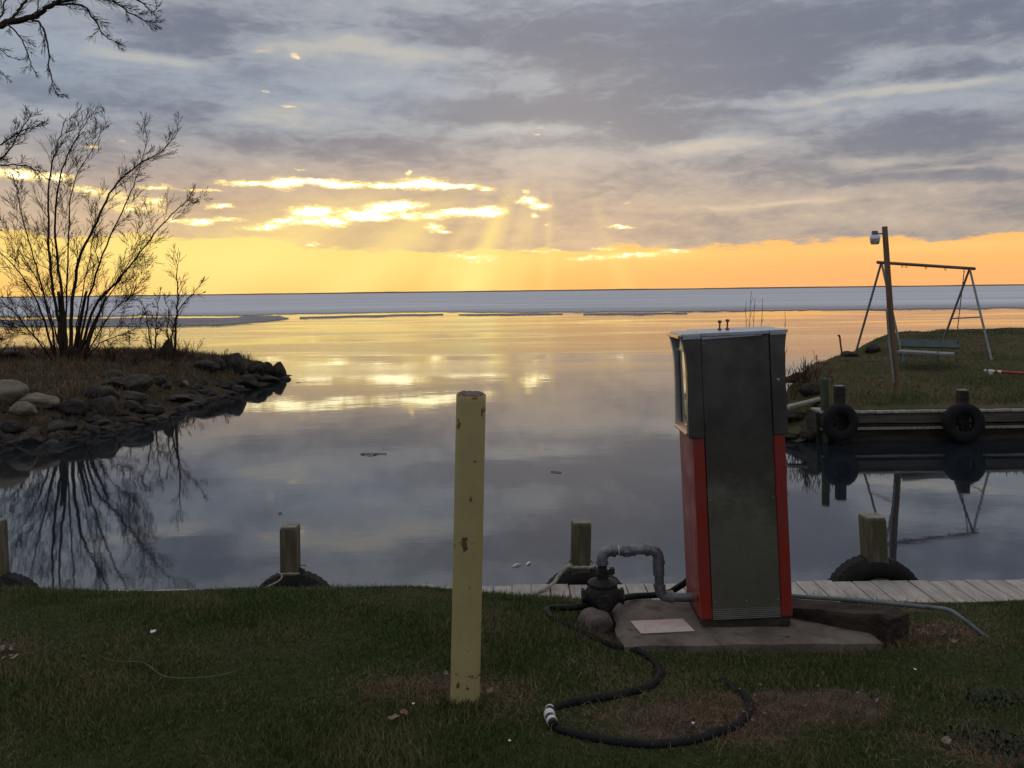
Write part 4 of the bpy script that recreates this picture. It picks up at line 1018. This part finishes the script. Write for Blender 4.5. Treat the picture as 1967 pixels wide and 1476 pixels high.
# ------------------------------------------------------------------ pad
PZt = 1.15
mb = MB(); nx, ny = 60, 24; top = []
for j in range(ny+1):
    for i in range(nx+1):
        x = PADX0+(PADX1-PADX0)*i/nx; y = PADY0+(PADY1-PADY0)*j/ny
        e1 = .018*noise.noise(Vector((x*7, y*7, 1))) if (i in (0, nx) or j in (0, ny)) else 0
        top.append((x-e1, y+e1, PZt+.003*noise.noise(Vector((x*9, y*9, 0)))-(.008 if i in (0, nx) or j in (0, ny) else 0)))
mb.add(top, [(j*(nx+1)+i, j*(nx+1)+i+1, (j+1)*(nx+1)+i+1, (j+1)*(nx+1)+i) for j in range(ny) for i in range(nx)])
ring = [j*(nx+1)+i for i, j in [(i, 0) for i in range(nx)]+[(nx, j) for j in range(ny)]+[(i, ny) for i in range(nx, 0, -1)]+[(0, j) for j in range(ny, 0, -1)]]
o0 = len(mb.v); mb.v += [(mb.v[i][0], mb.v[i][1], PZt-.20) for i in ring]
mb.f += [(ring[k], o0+k, o0+(k+1) % len(ring), ring[(k+1) % len(ring)]) for k in range(len(ring))]
tag(mb.build('concrete_pad', M['concrete']), 'worn concrete slab under the fuel pump', 'slab')
pc = [PZ(1211, 1193, PZt+.006), PZ(1311.4, 1188.6, PZt+.006), PZ(1334.5, 1211.8, PZt+.006), PZ(1231.4, 1217, PZt+.006)]
mb = MB(); dn = Vector((0, 0, -.003)); mb.hexa([pc[3]+dn, pc[2]+dn, pc[1]+dn, pc[0]+dn], [pc[3], pc[2], pc[1], pc[0]])
tag(mb.build('sign_plate', M['plate']), 'faded pinkish white metal plate lying flat on the concrete slab', 'plate')
for (px, py, s_, lb) in ((1224, 1222.5, .010, 'tiny white chip on the slab by the corner of the plate'), (1512, 1221, .014, 'small white scrap on the front edge of the slab under the pump')):
    q = PZ(px, py, PZt+.004); mb = MB(); mb.hexa([(-1, -.4, 0), (.8, -.6, 0), (1, .3, 0), (-.5, .5, 0)], [(-.9, -.4, .3), (.7, -.5, .35), (.9, .3, .3), (-.5, .4, .25)])
    mb.v = [(v[0]*s_, v[1]*s_, v[2]*s_) for v in mb.v]; tag(mb.build('scrap', M['leaf'], loc=q), lb, 'scrap')

# ------------------------------------------------------------------ fuel pump
pcx = P(1436, 1205, 4.0)
pump = empty('fuel_pump', (pcx.x, 4.0, PZt), 'old red and stainless steel fuel pump standing on the concrete slab', 'fuel pump', rot=(0, -R(1.85), 0))
D_ = .33; HW = .2225
zc0, zc1, zt = .043, .921, 1.4225
mb = MB(); mb.box((0, .012+.155, .021), (.424, .31, .046)); mb.build('plinth', M['base'], pump, bevel=.004)
def colbox(x0, x1, y0, y1, z0, z1): m2 = MB(); m2.box(((x0+x1)/2, (y0+y1)/2, (z0+z1)/2), (x1-x0, y1-y0, z1-z0)); return m2
colbox(-HW, -.1645, 0, .045, zc0, zc1+.01).build('red_column', M['red'], pump, bevel=.010)
colbox(.1645, HW, 0, .045, zc0, zc1+.01).build('red_column', M['red'], pump, bevel=.010)
m2 = colbox(-HW+.001, -HW+.012, .047, D_, zc0+.004, zc1+.01); m2.build('red_side_panel', M['red'], pump, bevel=.002)
m2 = colbox(HW-.012, HW-.001, .047, D_, zc0+.004, zc1+.01); m2.build('red_side_panel', M['red'], pump, bevel=.002)
colbox(-HW+.012, HW-.012, D_-.012, D_-.001, zc0+.004, zc1).build('back_panel', M['base'], pump)
# head shells: profile of overhang with height
LP_ = [(zc1, .2425), (zc1+.03, .2425), (1.08, .2405), (1.16, .2375), (1.25, .2365), (1.32, .2400), (1.37, .2480), (1.40, .2560), (1.412, .2615)]
RP_ = [(zc1, .2345), (1.08, .2345), (1.16, .2345), (1.25, .2350), (1.32, .2370), (1.37, .2420), (1.40, .2470), (1.412, .2500)]
def shell(prof, sgn, xin, y0, y1):
    m2 = MB(); n = len(prof); vs = []
    for z, x in prof: vs += [(sgn*xin, y0, z), (sgn*x, y0, z), (sgn*x, y1, z), (sgn*xin, y1, z)]
    fs = [tuple(range(3, -1, -1)), tuple((n-1)*4+k for k in range(4))]
    for i in range(n-1):
        for k in range(4): fs.append((i*4+k, i*4+(k+1) % 4, (i+1)*4+(k+1) % 4, (i+1)*4+k))
    if sgn < 0: fs = [f[::-1] for f in fs]
    return m2.add(vs, fs)
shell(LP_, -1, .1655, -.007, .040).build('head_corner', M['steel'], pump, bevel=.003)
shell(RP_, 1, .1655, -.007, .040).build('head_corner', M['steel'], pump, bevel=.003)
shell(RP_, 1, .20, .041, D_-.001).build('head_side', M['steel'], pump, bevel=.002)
shell(LP_, -1, .195, D_-.032, D_+.002).build('dial_frame', M['alu'], pump, bevel=.003)
# front sheet, from kick louvres up to the cap
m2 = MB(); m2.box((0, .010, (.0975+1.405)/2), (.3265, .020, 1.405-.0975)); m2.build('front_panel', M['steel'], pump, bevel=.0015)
m2 = MB()
m2.box((0, .014, .070), (.3265, .012, .054))
for k in range(6):
    m2.box((0, .005, .048+k*.0092), (.3265, .009, .0050))
m2.build('kick_louvre', M['louvre'], pump)
colbox(-.19, .20, .03, D_-.035, zc1, 1.40).build('inner_case', M['base'], pump)
# recessed dial face on the left side
m2 = MB(); zs = [(.955, .2160), (1.08, .2160), (1.20, .2160), (1.325, .2160)]
vs = []; 
for z, x in zs: vs += [(-x, .041, z), (-x, D_-.033, z)]
m2.add(vs+[(v[0]+.02, v[1], v[2]) for v in vs], [])
nn = len(zs)
for i in range(nn-1):
    m2.f.append((2*i, 2*i+2, 2*i+3, 2*i+1))
    m2.f.append((2*nn+2*i, 2*nn+2*i+1, 2*nn+2*i+3, 2*nn+2*i+2))
m2.f += [(0, 1, 2*nn+1, 2*nn), (2*nn-2, 4*nn-2, 4*nn-1, 2*nn-1)]
for i in range(nn-1): m2.f += [(2*i, 2*nn+2*i, 2*nn+2*i+2, 2*i+2), (2*i+1, 2*i+3, 2*nn+2*i+3, 2*nn+2*i+1)]
M['dial'] = material('polished_dial_face', (1., .90, .70), (1., .88, .66), 4, .12, 1.)
dial = m2.build('dial_face', M['dial'], pump)
colbox(-.222, -.2115, .041, D_-.033, 1.327, 1.338).build('dial_rail', M['alu'], pump)
colbox(-.2175, -.2155, .155, .180, 1.085, 1.118).build('dial_mark', M['darkglass'], pump)
colbox(-.2175, -.2155, .10, .135, .985, 1.01).build('dial_mark', M['darkglass'], pump)
colbox(-.2175, -.2155, .15, .19, .985, 1.01).build('dial_mark', M['darkglass'], pump)
colbox(-.2185, -.2155, .266, .2965, .958, 1.325).build('recess_shade', M['darkglass'], pump)  # dark strip standing in for the shade on the recess's far inner wall
colbox(-.225, -.205, .041, D_-.033, 1.338, 1.398).build('dial_header', M['darkglass'], pump)
m2 = MB(); m2.hexa([(-.2445, .036, .925), (-.205, .036, .925), (-.205, D_, .925), (-.2445, D_, .925)], [(-.2500, .036, .938), (-.208, .036, .960), (-.208, D_, .960), (-.2500, D_, .938)])
m2.build('dial_sill', M['pale_trim'], pump, bevel=.002)
colbox(-.264, -.205, .0415, D_+.003, 1.398, 1.414).build('dial_visor', M['pale_trim'], pump, bevel=.002)
for x_, z_ in ((-.150, 1.375), (.150, 1.38), (-.150, .62), (.150, .62), (-.150, .13), (.150, .13), (0, .13)):
    m2 = MB(); m2.lathe([(.0045, 0), (.0045, .0015), (.002, .003), (0, .003)], 8, Matrix.Translation((x_, -.0005 if abs(x_) < .16 else -.0075, z_)) @ Matrix.Rotation(PI/2, 4, 'X')); m2.build('screw', M['louvre'], pump, smooth=True)
# cap
m2 = MB(); m2.box((-.2135, .13, 1.4175), (.092, .285, .013)); m2.box((.0, .155, 1.4165), (.326, .340, .019)); m2.box((.2105, .155, 1.419), (.085, .338, .014))
m2.build('top_cap', M['alu'], pump, bevel=.003)
m2 = MB(); m2.hexa([(-.160, -.0105, 1.393), (.120, -.0105, 1.401), (.120, -.0005, 1.401), (-.160, -.0005, 1.393)], [(-.1625, -.0105, 1.4165), (.1625, -.0105, 1.4165), (.1625, -.0005, 1.4165), (-.1625, -.0005, 1.4165)])
m2.build('bent_cap_flange', M['alu'], pump, bevel=.001)
m2 = MB(); m2.box((-.2085, -.0105, 1.4065), (.086, .008, .020)); m2.box((.205, -.0105, 1.4095), (.078, .008, .016)); m2.build('cap_flange', M['alu'], pump, bevel=.001)
for i, (px, h) in enumerate(((1386.5, .048), (1401.5, .052))):
    lx = (px-1393)/FPX*4.1-.005; T_ = Matrix.Translation((lx-.012, .15, 1.426)) @ Matrix.Rotation(.06, 4, 'Y')
    m2 = MB(); m2.lathe([(.010, 0), (.010, .006), (.006, .008), (.0042, .010), (.0042, h-.014), (.0095, h-.010), (.0105, h-.005), (.008, h), (0, h+.001)], 12, T_); m2.build('rusty_bolt', M['rust'], pump, smooth=True)
m2 = MB(); m2.lathe([(.008, 0), (.008, .006), (.0055, .008), (0, .008)], 12, Matrix.Translation((.197, -.007, 1.185)) @ Matrix.Rotation(PI/2, 4, 'X')); m2.build('door_lock', M['louvre'], pump, smooth=True)
colbox(-HW-.0012, -HW+.002, .052, .058, .10, .155).build('side_notch', M['darkglass'], pump)

# ------------------------------------------------------------------ pipework
YQ = 4.2
pr = empty('fuel_pipe', tuple(P(1160, 1170, YQ)), 'grey galvanised pipe loop with elbows rising from a black valve into the pump side', 'pipe')
def Q(x, y): return P(x, y, YQ)
def elbow(c, a, b, r, nm='elbow'):
    """a, b: directions out of the corner"""
    mb = MB(); L = .052; a = Vector(a); b = Vector(b); p0, p1 = c+a*L, c+b*L
    path = [p0]+[(p0*(1-t)**2+c*2*t*(1-t)+p1*t*t) for t in (.15, .3, .42, .5, .58, .7, .85)]+[p1]
    mb.tube(path, r, 16); mb.tube([p0-a*.001, p0+a*.016], r*1.16, 16); mb.tube([p1-b*.001, p1+b*.016], r*1.16, 16)
    child(mb, nm, 'galv', pr)
uz, ux = Vector((0, 0, 1)), Vector((1, 0, 0))
elbow(Q(1156.5, 1058), -uz, ux, .0275); elbow(Q(1265, 1056), -uz, -ux, .0275)
elbow(Q(1267, 1147), uz, ux, .0265)
def pipe(a, b, r, nm='pipe', mat='galv'): mb = MB(); mb.tube([a, b], r, 16); return child(mb, nm, mat, pr)
pipe(Q(1172, 1058), Q(1254, 1056), .0225); pipe(Q(1265, 1070), Q(1267, 1135), .0235); pipe(Q(1280, 1147.5), Q(1332, 1148), .0225)
pipe(Q(1157, 1068), Q(1157, 1104), .0235, 'riser', 'castiron')
for (x0, x1, r) in ((1190, 1198, .027), (1197, 1210, .035), (1209, 1221, .0275)): 
    mb = MB(); mb.tube([Q(x0, 1057.5), Q(x1, 1057.3)], r, 8 if r > .03 else 16); child(mb, 'union_nut' if r > .03 else 'union_collar', 'galv', pr)
mb = MB(); mb.tube([Q(1264.5, 1080), Q(1265.5, 1105)], .0285, 16); child(mb, 'coupling', 'galv', pr)
for x in (1187.5, 1243.5): mb = MB(); mb.tube([Q(x, 1057.5), Q(x+1.6, 1057.5)], .0245, 16); child(mb, 'thread_tape', 'tape', pr)
T_ = Matrix.Translation(Q(1158, 1172))
vb = MB(); k = YQ/FPX
vb.lathe([(.050, -.04), (.058, -.02), (.045, .0), (.060, .02), (.080, .045), (.086, .075), (.084, .100), (.070, .125), (.075, .130), (.075, .142), (.050, .150), (.030, .160), (.030, .185)], 20, T_)
child(vb, 'valve_body', 'castiron', pr)
for a_ in (0, PI*.55, PI, PI*1.5):
    vb = MB(); d_ = Vector((math.cos(a_), math.sin(a_), 0)); c = Q(1158, 1172)+Vector((0, 0, .07))
    vb.tube([c+d_*.06, c+d_*.100], .034, 10); vb.tube([c+d_*.092, c+d_*.106], .041, 6); child(vb, 'valve_port', 'castiron', pr)
vb = MB(); vb.tube([Q(1166, 1100), Q(1180, 1098)], .014, 8); vb.box(tuple(Q(1176, 1096)), (.022, .03, .024)); child(vb, 'valve_lever', 'castiron', pr)

# hoses
def on_lawn(lst, dz): return [lawn_hit(x, y, dz) for x, y in lst]
hs = empty('black_hose', tuple(lawn_hit(1240, 1320)), 'thick black hose snaking over the lawn in front of the pump, joined by white bands', 'hose')
h1 = [P(1150, 1160, 4.22), P(1135, 1164, 4.2), P(1100, 1167, 4.12)]+on_lawn([(1062, 1168), (1050, 1173), (1062, 1187), (1105, 1209), (1140, 1225), (1172, 1240), (1205, 1247), (1231, 1253), (1255, 1270), (1267, 1295), (1249, 1318), (1198, 1333), (1127, 1345), (1080, 1354), (1060, 1362)], .009)
mb = MB(); mb.tube(smooth_path(h1, 8), .0158, 12); child(mb, 'hose_length', 'hose', hs)
h2 = on_lawn([(1063, 1391), (1076, 1402), (1127, 1416), (1198, 1427), (1255, 1431), (1323, 1424), (1376, 1409), (1410, 1396), (1433, 1377), (1440, 1354), (1428, 1334), (1408, 1320), (1386, 1307)], .006)
mb = MB(); mb.tube(smooth_path(h2, 8), [.0158]*88+[.015]*9, 12); child(mb, 'hose_length', 'hose', hs)
f = on_lawn([(1060, 1362), (1056, 1367), (1056, 1377), (1061, 1387), (1064, 1393)], .022)
mb = MB(); mb.tube(smooth_path(f, 6), .017, 12); child(mb, 'coupling', 'castiron', hs)
for (x, y, x2, y2, r) in ((1057, 1362.5, 1056, 1364, .0195), (1055, 1371, 1057, 1378.5, .021), (1059, 1383.5, 1061.5, 1388, .020)):
    a, b = on_lawn([(x, y), (x2, y2)], .022); mb = MB(); mb.tube([a, b], r, 14); child(mb, 'white_band', 'white', hs)
mb = MB(); mb.tube(smooth_path([P(1185, 1152, 4.22), P(1215, 1146, 4.36), P(1250, 1144, 4.45), P(1280, 1141, 4.5), P(1300, 1130, 4.48), P(1318, 1118, 4.40), P(1335, 1100, 4.3)], 8), .0165, 12)
tag(mb.build('black_hose', M['hose'], smooth=True), 'black hose running behind the slab from the valve up to the pump side', 'hose')
mb = MB(); mb.tube(smooth_path([P(1500, 1141, 4.36), P(1526, 1145.5, 4.33), P(1595, 1150, 4.28), P(1690, 1158, 4.2), P(1785, 1167, 4.15), P(1821, 1172, 4.12), P(1845, 1186, 4.06), lawn_hit(1887, 1219, .006), lawn_hit(1898, 1228, -.01)], 8), .0105, 10)
tag(mb.build('grey_hose', M['ghose'], smooth=True), 'thin blue grey hose lying over the dark timber right of the pump', 'hose')
# timber
A_ = Vector((1.728, 3.872, 1.105)); B_ = Vector((1.868, 3.955, 1.105)); dv = Vector((-.84, .546, 0)); L_ = .86
mb = MB(); nseg = 16; hgt = .152
for i in range(nseg+1):
    t = i/nseg; o1 = A_+dv*L_*t; o2 = A_+(dv*L_+Vector((.09, .14, 0)))*t+(B_-A_)*(1-t)
    w1 = .008*noise.noise(Vector((t*9, 0, 0))); w2 = .008*noise.noise(Vector((t*9, 5, 0))); dr = .02 if i == 0 else 0
    ring = []
    for (q0, u, zz) in ((o1, 0, 0), (o1, 0, hgt-.022-dr), (o1.lerp(o2, .05), 0, hgt-.006-dr), (o1.lerp(o2, .5), 0, hgt-.010-dr), (o1.lerp(o2, .95), 0, hgt-.004-dr), (o2, 0, hgt-.018-dr), (o2, 0, 0)):
        ring.append(q0+Vector((w1, w2, zz+w1)))
    mb.v += [(q_[0], q_[1], q_[2]-.10*t) for q_ in ring]
k7 = 7
mb.f += [(i*k7+j, i*k7+(j+1) % k7, (i+1)*k7+(j+1) % k7, (i+1)*k7+j) for i in range(nseg) for j in range(k7)]+[tuple(range(6, -1, -1)), tuple(nseg*k7+j for j in range(7))]
o = mb.build('railway_timber', M['tie'], bevel=.004); tag(o, 'rotting dark squared timber lying against the slab right of the pump', 'timber')

# ------------------------------------------------------------------ litter on lawn and water
def scrap(px, py, s_, mat, label, cat='leaf', grp=None, seed=0, name='dead_leaf'):
    rr = random.Random(seed); q = lawn_hit(px, py, .022); mb = MB(); n = 9; ctr = Vector((0, 0, .2))
    pts = [Vector((math.cos(2*PI*k/n)*rr.uniform(.5, 1.1), math.sin(2*PI*k/n)*rr.uniform(.35, .8), rr.uniform(-.1, .45))) for k in range(n)]
    vs = [ctr]+pts+[p-Vector((0, 0, .06)) for p in [ctr]+pts]
    fs = [(0, 1+k, 1+(k+1) % n) for k in range(n)]+[(n+1, n+2+(k+1) % n, n+2+k) for k in range(n)]+[(1+k, n+2+k, n+2+(k+1) % n, 1+(k+1) % n) for k in range(n)]
    mb.add([v*s_ for v in vs], fs)
    return tag(mb.build(name, M[mat], loc=q, rot=(rr.uniform(-.3, .3), rr.uniform(-.3, .3), rr.uniform(0, 6))), label, cat, grp)
LG = 'litter on the lawn'
scrap(294, 1213, .020, 'white', 'small white scrap alone on the left half of the lawn', 'scrap', LG, 1, 'scrap')
scrap(756, 1378, .022, 'leaf', 'pale crumpled leaf on the lawn lower left of the bollard', 'leaf', LG, 2)
scrap(776, 1370, .022, 'redleaf', 'red brown leaf beside the pale crumpled one', 'leaf', LG, 3)
scrap(794, 1352, .009, 'white', 'tiny white scrap on the bare soil left of the bollard', 'scrap', LG, 4, 'scrap')
scrap(857, 1294, .014, 'leaf', 'tan leaf touching the left side of the bollard', 'leaf', LG, 5)
scrap(941, 1328, .020, 'leaf', 'pale curled leaf just right of the bollard foot', 'leaf', LG, 6)
scrap(978, 1423, .009, 'white', 'tiny white speck below and right of the bollard', 'scrap', LG, 7, 'scrap')
scrap(1332, 1389, .012, 'white', 'small white scrap inside the loop of hose', 'scrap', LG, 8, 'scrap')
scrap(1817, 1423, .030, 'leaf', 'pale weathered leaf at the lower right of the lawn', 'leaf', LG, 9)
scrap(1685, 1346, .012, 'leaf', 'pale fragment on the bare soil right of the hose', 'leaf', LG, 10)
scrap(1834, 1232, .022, 'leaf', 'pale leaf at the foot of the grey hose', 'leaf', LG, 11)
scrap(1758, 1286, .010, 'white', 'white speck on the grass right of the slab', 'scrap', LG, 12, 'scrap')
rr = random.Random(31)
for k in range(16):
    scrap(rr.uniform(-12, 34), rr.uniform(1236, 1264), rr.uniform(.012, .022), rr.choice(['leaf', 'redleaf', 'redleaf']), 'dead leaf in the small heap at the left edge of the lawn', 'leaf', 'heap of dead leaves at the left edge', 40+k)
for k in range(14):
    scrap(rr.uniform(1380, 1720), rr.uniform(1308, 1390), rr.uniform(.007, .013), rr.choice(['redleaf', 'redleaf', 'leaf']), 'small dead leaf on the bare soil in front of the slab', 'leaf', 'dead leaves on the bare soil', 80+k)
for k in range(12):
    scrap(rr.uniform(1770, 1850), rr.uniform(1185, 1225), rr.uniform(.010, .016), 'redleaf', 'red brown leaf on the soil heap beside the timber', 'leaf', 'dead leaves by the timber', 130+k)
tw = on_lawn([(190, 1259), (225, 1271), (275, 1273), (310, 1297), (345, 1303), (400, 1301), (440, 1293), (472, 1280)], .030)
mb = MB(); mb.tube(smooth_path(tw, 6), [.0015]*8+[.0026]*28+[.0015]*7, 6); mb.tube(on_lawn([(313, 1299), (300, 1312)], .028), .0016, 5)
tag(mb.build('fallen_twig', M['postw'], smooth=True), 'long thin dead twig lying curved on the left lawn', 'twig')
mb = MB(); tw = [PZ(x, y, .012) for x, y in ((692, 872), (705, 870.5), (718, 872), (730, 871), (743, 871.5))]; mb.tube(tw, .006, 5); mb.tube([tw[0], PZ(712, 875, .01), tw[3]], .005, 5)
tag(mb.build('floating_twig', M['bark']), 'dark forked twig floating in the middle of the water', 'twig')
for i, (pp, lb) in enumerate((((1058, 906, 1078, 907.5), 'short dark stick floating left of the fuel pump'), ((535, 986, 541, 985), 'tiny dark speck floating above the left post'), ((569, 735, 578, 734), 'tiny dark stick floating off the tip of the left point'))):
    mb = MB(); mb.tube([PZ(pp[0], pp[1], .01), PZ(pp[2], pp[3], .01)], .006, 5); tag(mb.build('floating_stick', M['bark']), lb, 'stick')
for (x0, y0, x1, y1, lb) in ((983, 1089, 1002, 1083, 'left one of the two white feathers floating by the dock'), (1010, 1086, 1021, 1079, 'right one of the two white feathers floating by the dock')):
    a, b = PZ(x0, y0, .006), PZ(x1, y1, .006); d_ = (b-a).normalized(); s2 = Vector((-d_.y, d_.x, 0)); mb = MB(); n = 8
    vs = [a+(b-a)*(k/n)+s2*(.010*math.sin(PI*min(k/n*1.1, 1)))*sg+Vector((0, 0, .012*math.sin(PI*k/n))) for k in range(n+1) for sg in (-1, 1)]
    mb.add(vs, [(2*k, 2*k+2, 2*k+3, 2*k+1) for k in range(n)]); mb.tube([a, b], .0015, 4)
    tag(mb.build('feather', M['white']), lb, 'feather', 'floating feathers')
# weeds, lower right and round the bollard
def weed(px, py, n, L, label, seed, sx=.1, group='dark weeds at the lower right'):
    rr = random.Random(seed); q = lawn_hit(px, py); mb = MB()
    root = Vector(q)
    for k in range(n):
        b = Vector((rr.gauss(0, sx)*.6, rr.gauss(0, sx*.5), 0)); b.z = float(lawn_z(q.x+b.x, q.y+b.y))-q.z; a_ = rr.uniform(0, 6.28); ln = L*rr.uniform(.5, 1.2); wd = ln*rr.uniform(.10, .2)
        d_ = Vector((math.cos(a_), math.sin(a_), 0)); s2 = Vector((-d_.y, d_.x, 0)); pts = [b+d_*ln*.55*t+Vector((0, 0, ln*(t-.35*t*t))) for t in (0, .35, .7, 1.)]
        ws = [.2, 1., .8, .05]
        mb.add([p+s2*wd*w*sg for p, w in zip(pts, ws) for sg in (-1, 1)], [(2*i, 2*i+2, 2*i+3, 2*i+1) for i in range(3)])
    return tag(mb.build('weed_clump', M['weed'], loc=q), label, 'weeds', group, 'stuff')
weed(1905, 1345, 110, .034, 'upper clump of dark leafy weeds at the right edge of the lawn', 1, .09)
weed(1870, 1420, 90, .03, 'middle clump of dark weeds near the lower right corner', 2, .09)
weed(1945, 1440, 150, .036, 'lowest clump of dark weeds in the lower right corner', 3, .10)
def tuft(px, py, n, L, label, seed, mat='lawn', sx=.05, grp=None):
    rr = random.Random(seed); q = lawn_hit(px, py); mb = MB()
    for k in range(n):
        b = Vector((rr.gauss(0, sx), rr.gauss(0, sx*.5), 0)); b.z = float(lawn_z(q.x+b.x, q.y+b.y))-q.z-.003; a_ = rr.uniform(0, 6.28); ln = L*rr.uniform(.5, 1.3); w = .0022
        d_ = Vector((math.cos(a_), math.sin(a_), 0)); s2 = Vector((1, 0, 0)); l_ = rr.uniform(.1, .7)
        p1 = b+d_*ln*.25*l_+Vector((0, 0, ln*.55)); p2 = b+d_*ln*.75*l_+Vector((0, 0, ln*(1-.3*l_)))
        mb.add([b-s2*w, b+s2*w, p1+s2*w*.8, p1-s2*w*.8, p2], [(0, 1, 2, 3), (3, 2, 4)])
    return tag(mb.build('grass_tuft', M[mat], loc=q), label, 'grass', grp, 'stuff')
tuft(890, 1366, 260, .055, 'ring of longer grass hiding the foot of the yellow bollard', 1, sx=.055)
tuft(1400, 1254, 200, .045, 'longer grass along the front of the slab under the pump', 2, 'lawn', .22)
tuft(1620, 1238, 380, .05, 'pale dry tuft at the right front corner of the slab', 3, 'dry', .13)
tuft(1720, 1236, 90, .06, 'few dry stalks at the end of the dark timber', 4, 'dry', .05)
tuft(1255, 1170, 1, .01, 'stray blade', 5) if False else None
tuft(1100, 1200, 130, .06, 'rank dark grass inside the bend of the black hose', 6, 'lawn', .06)
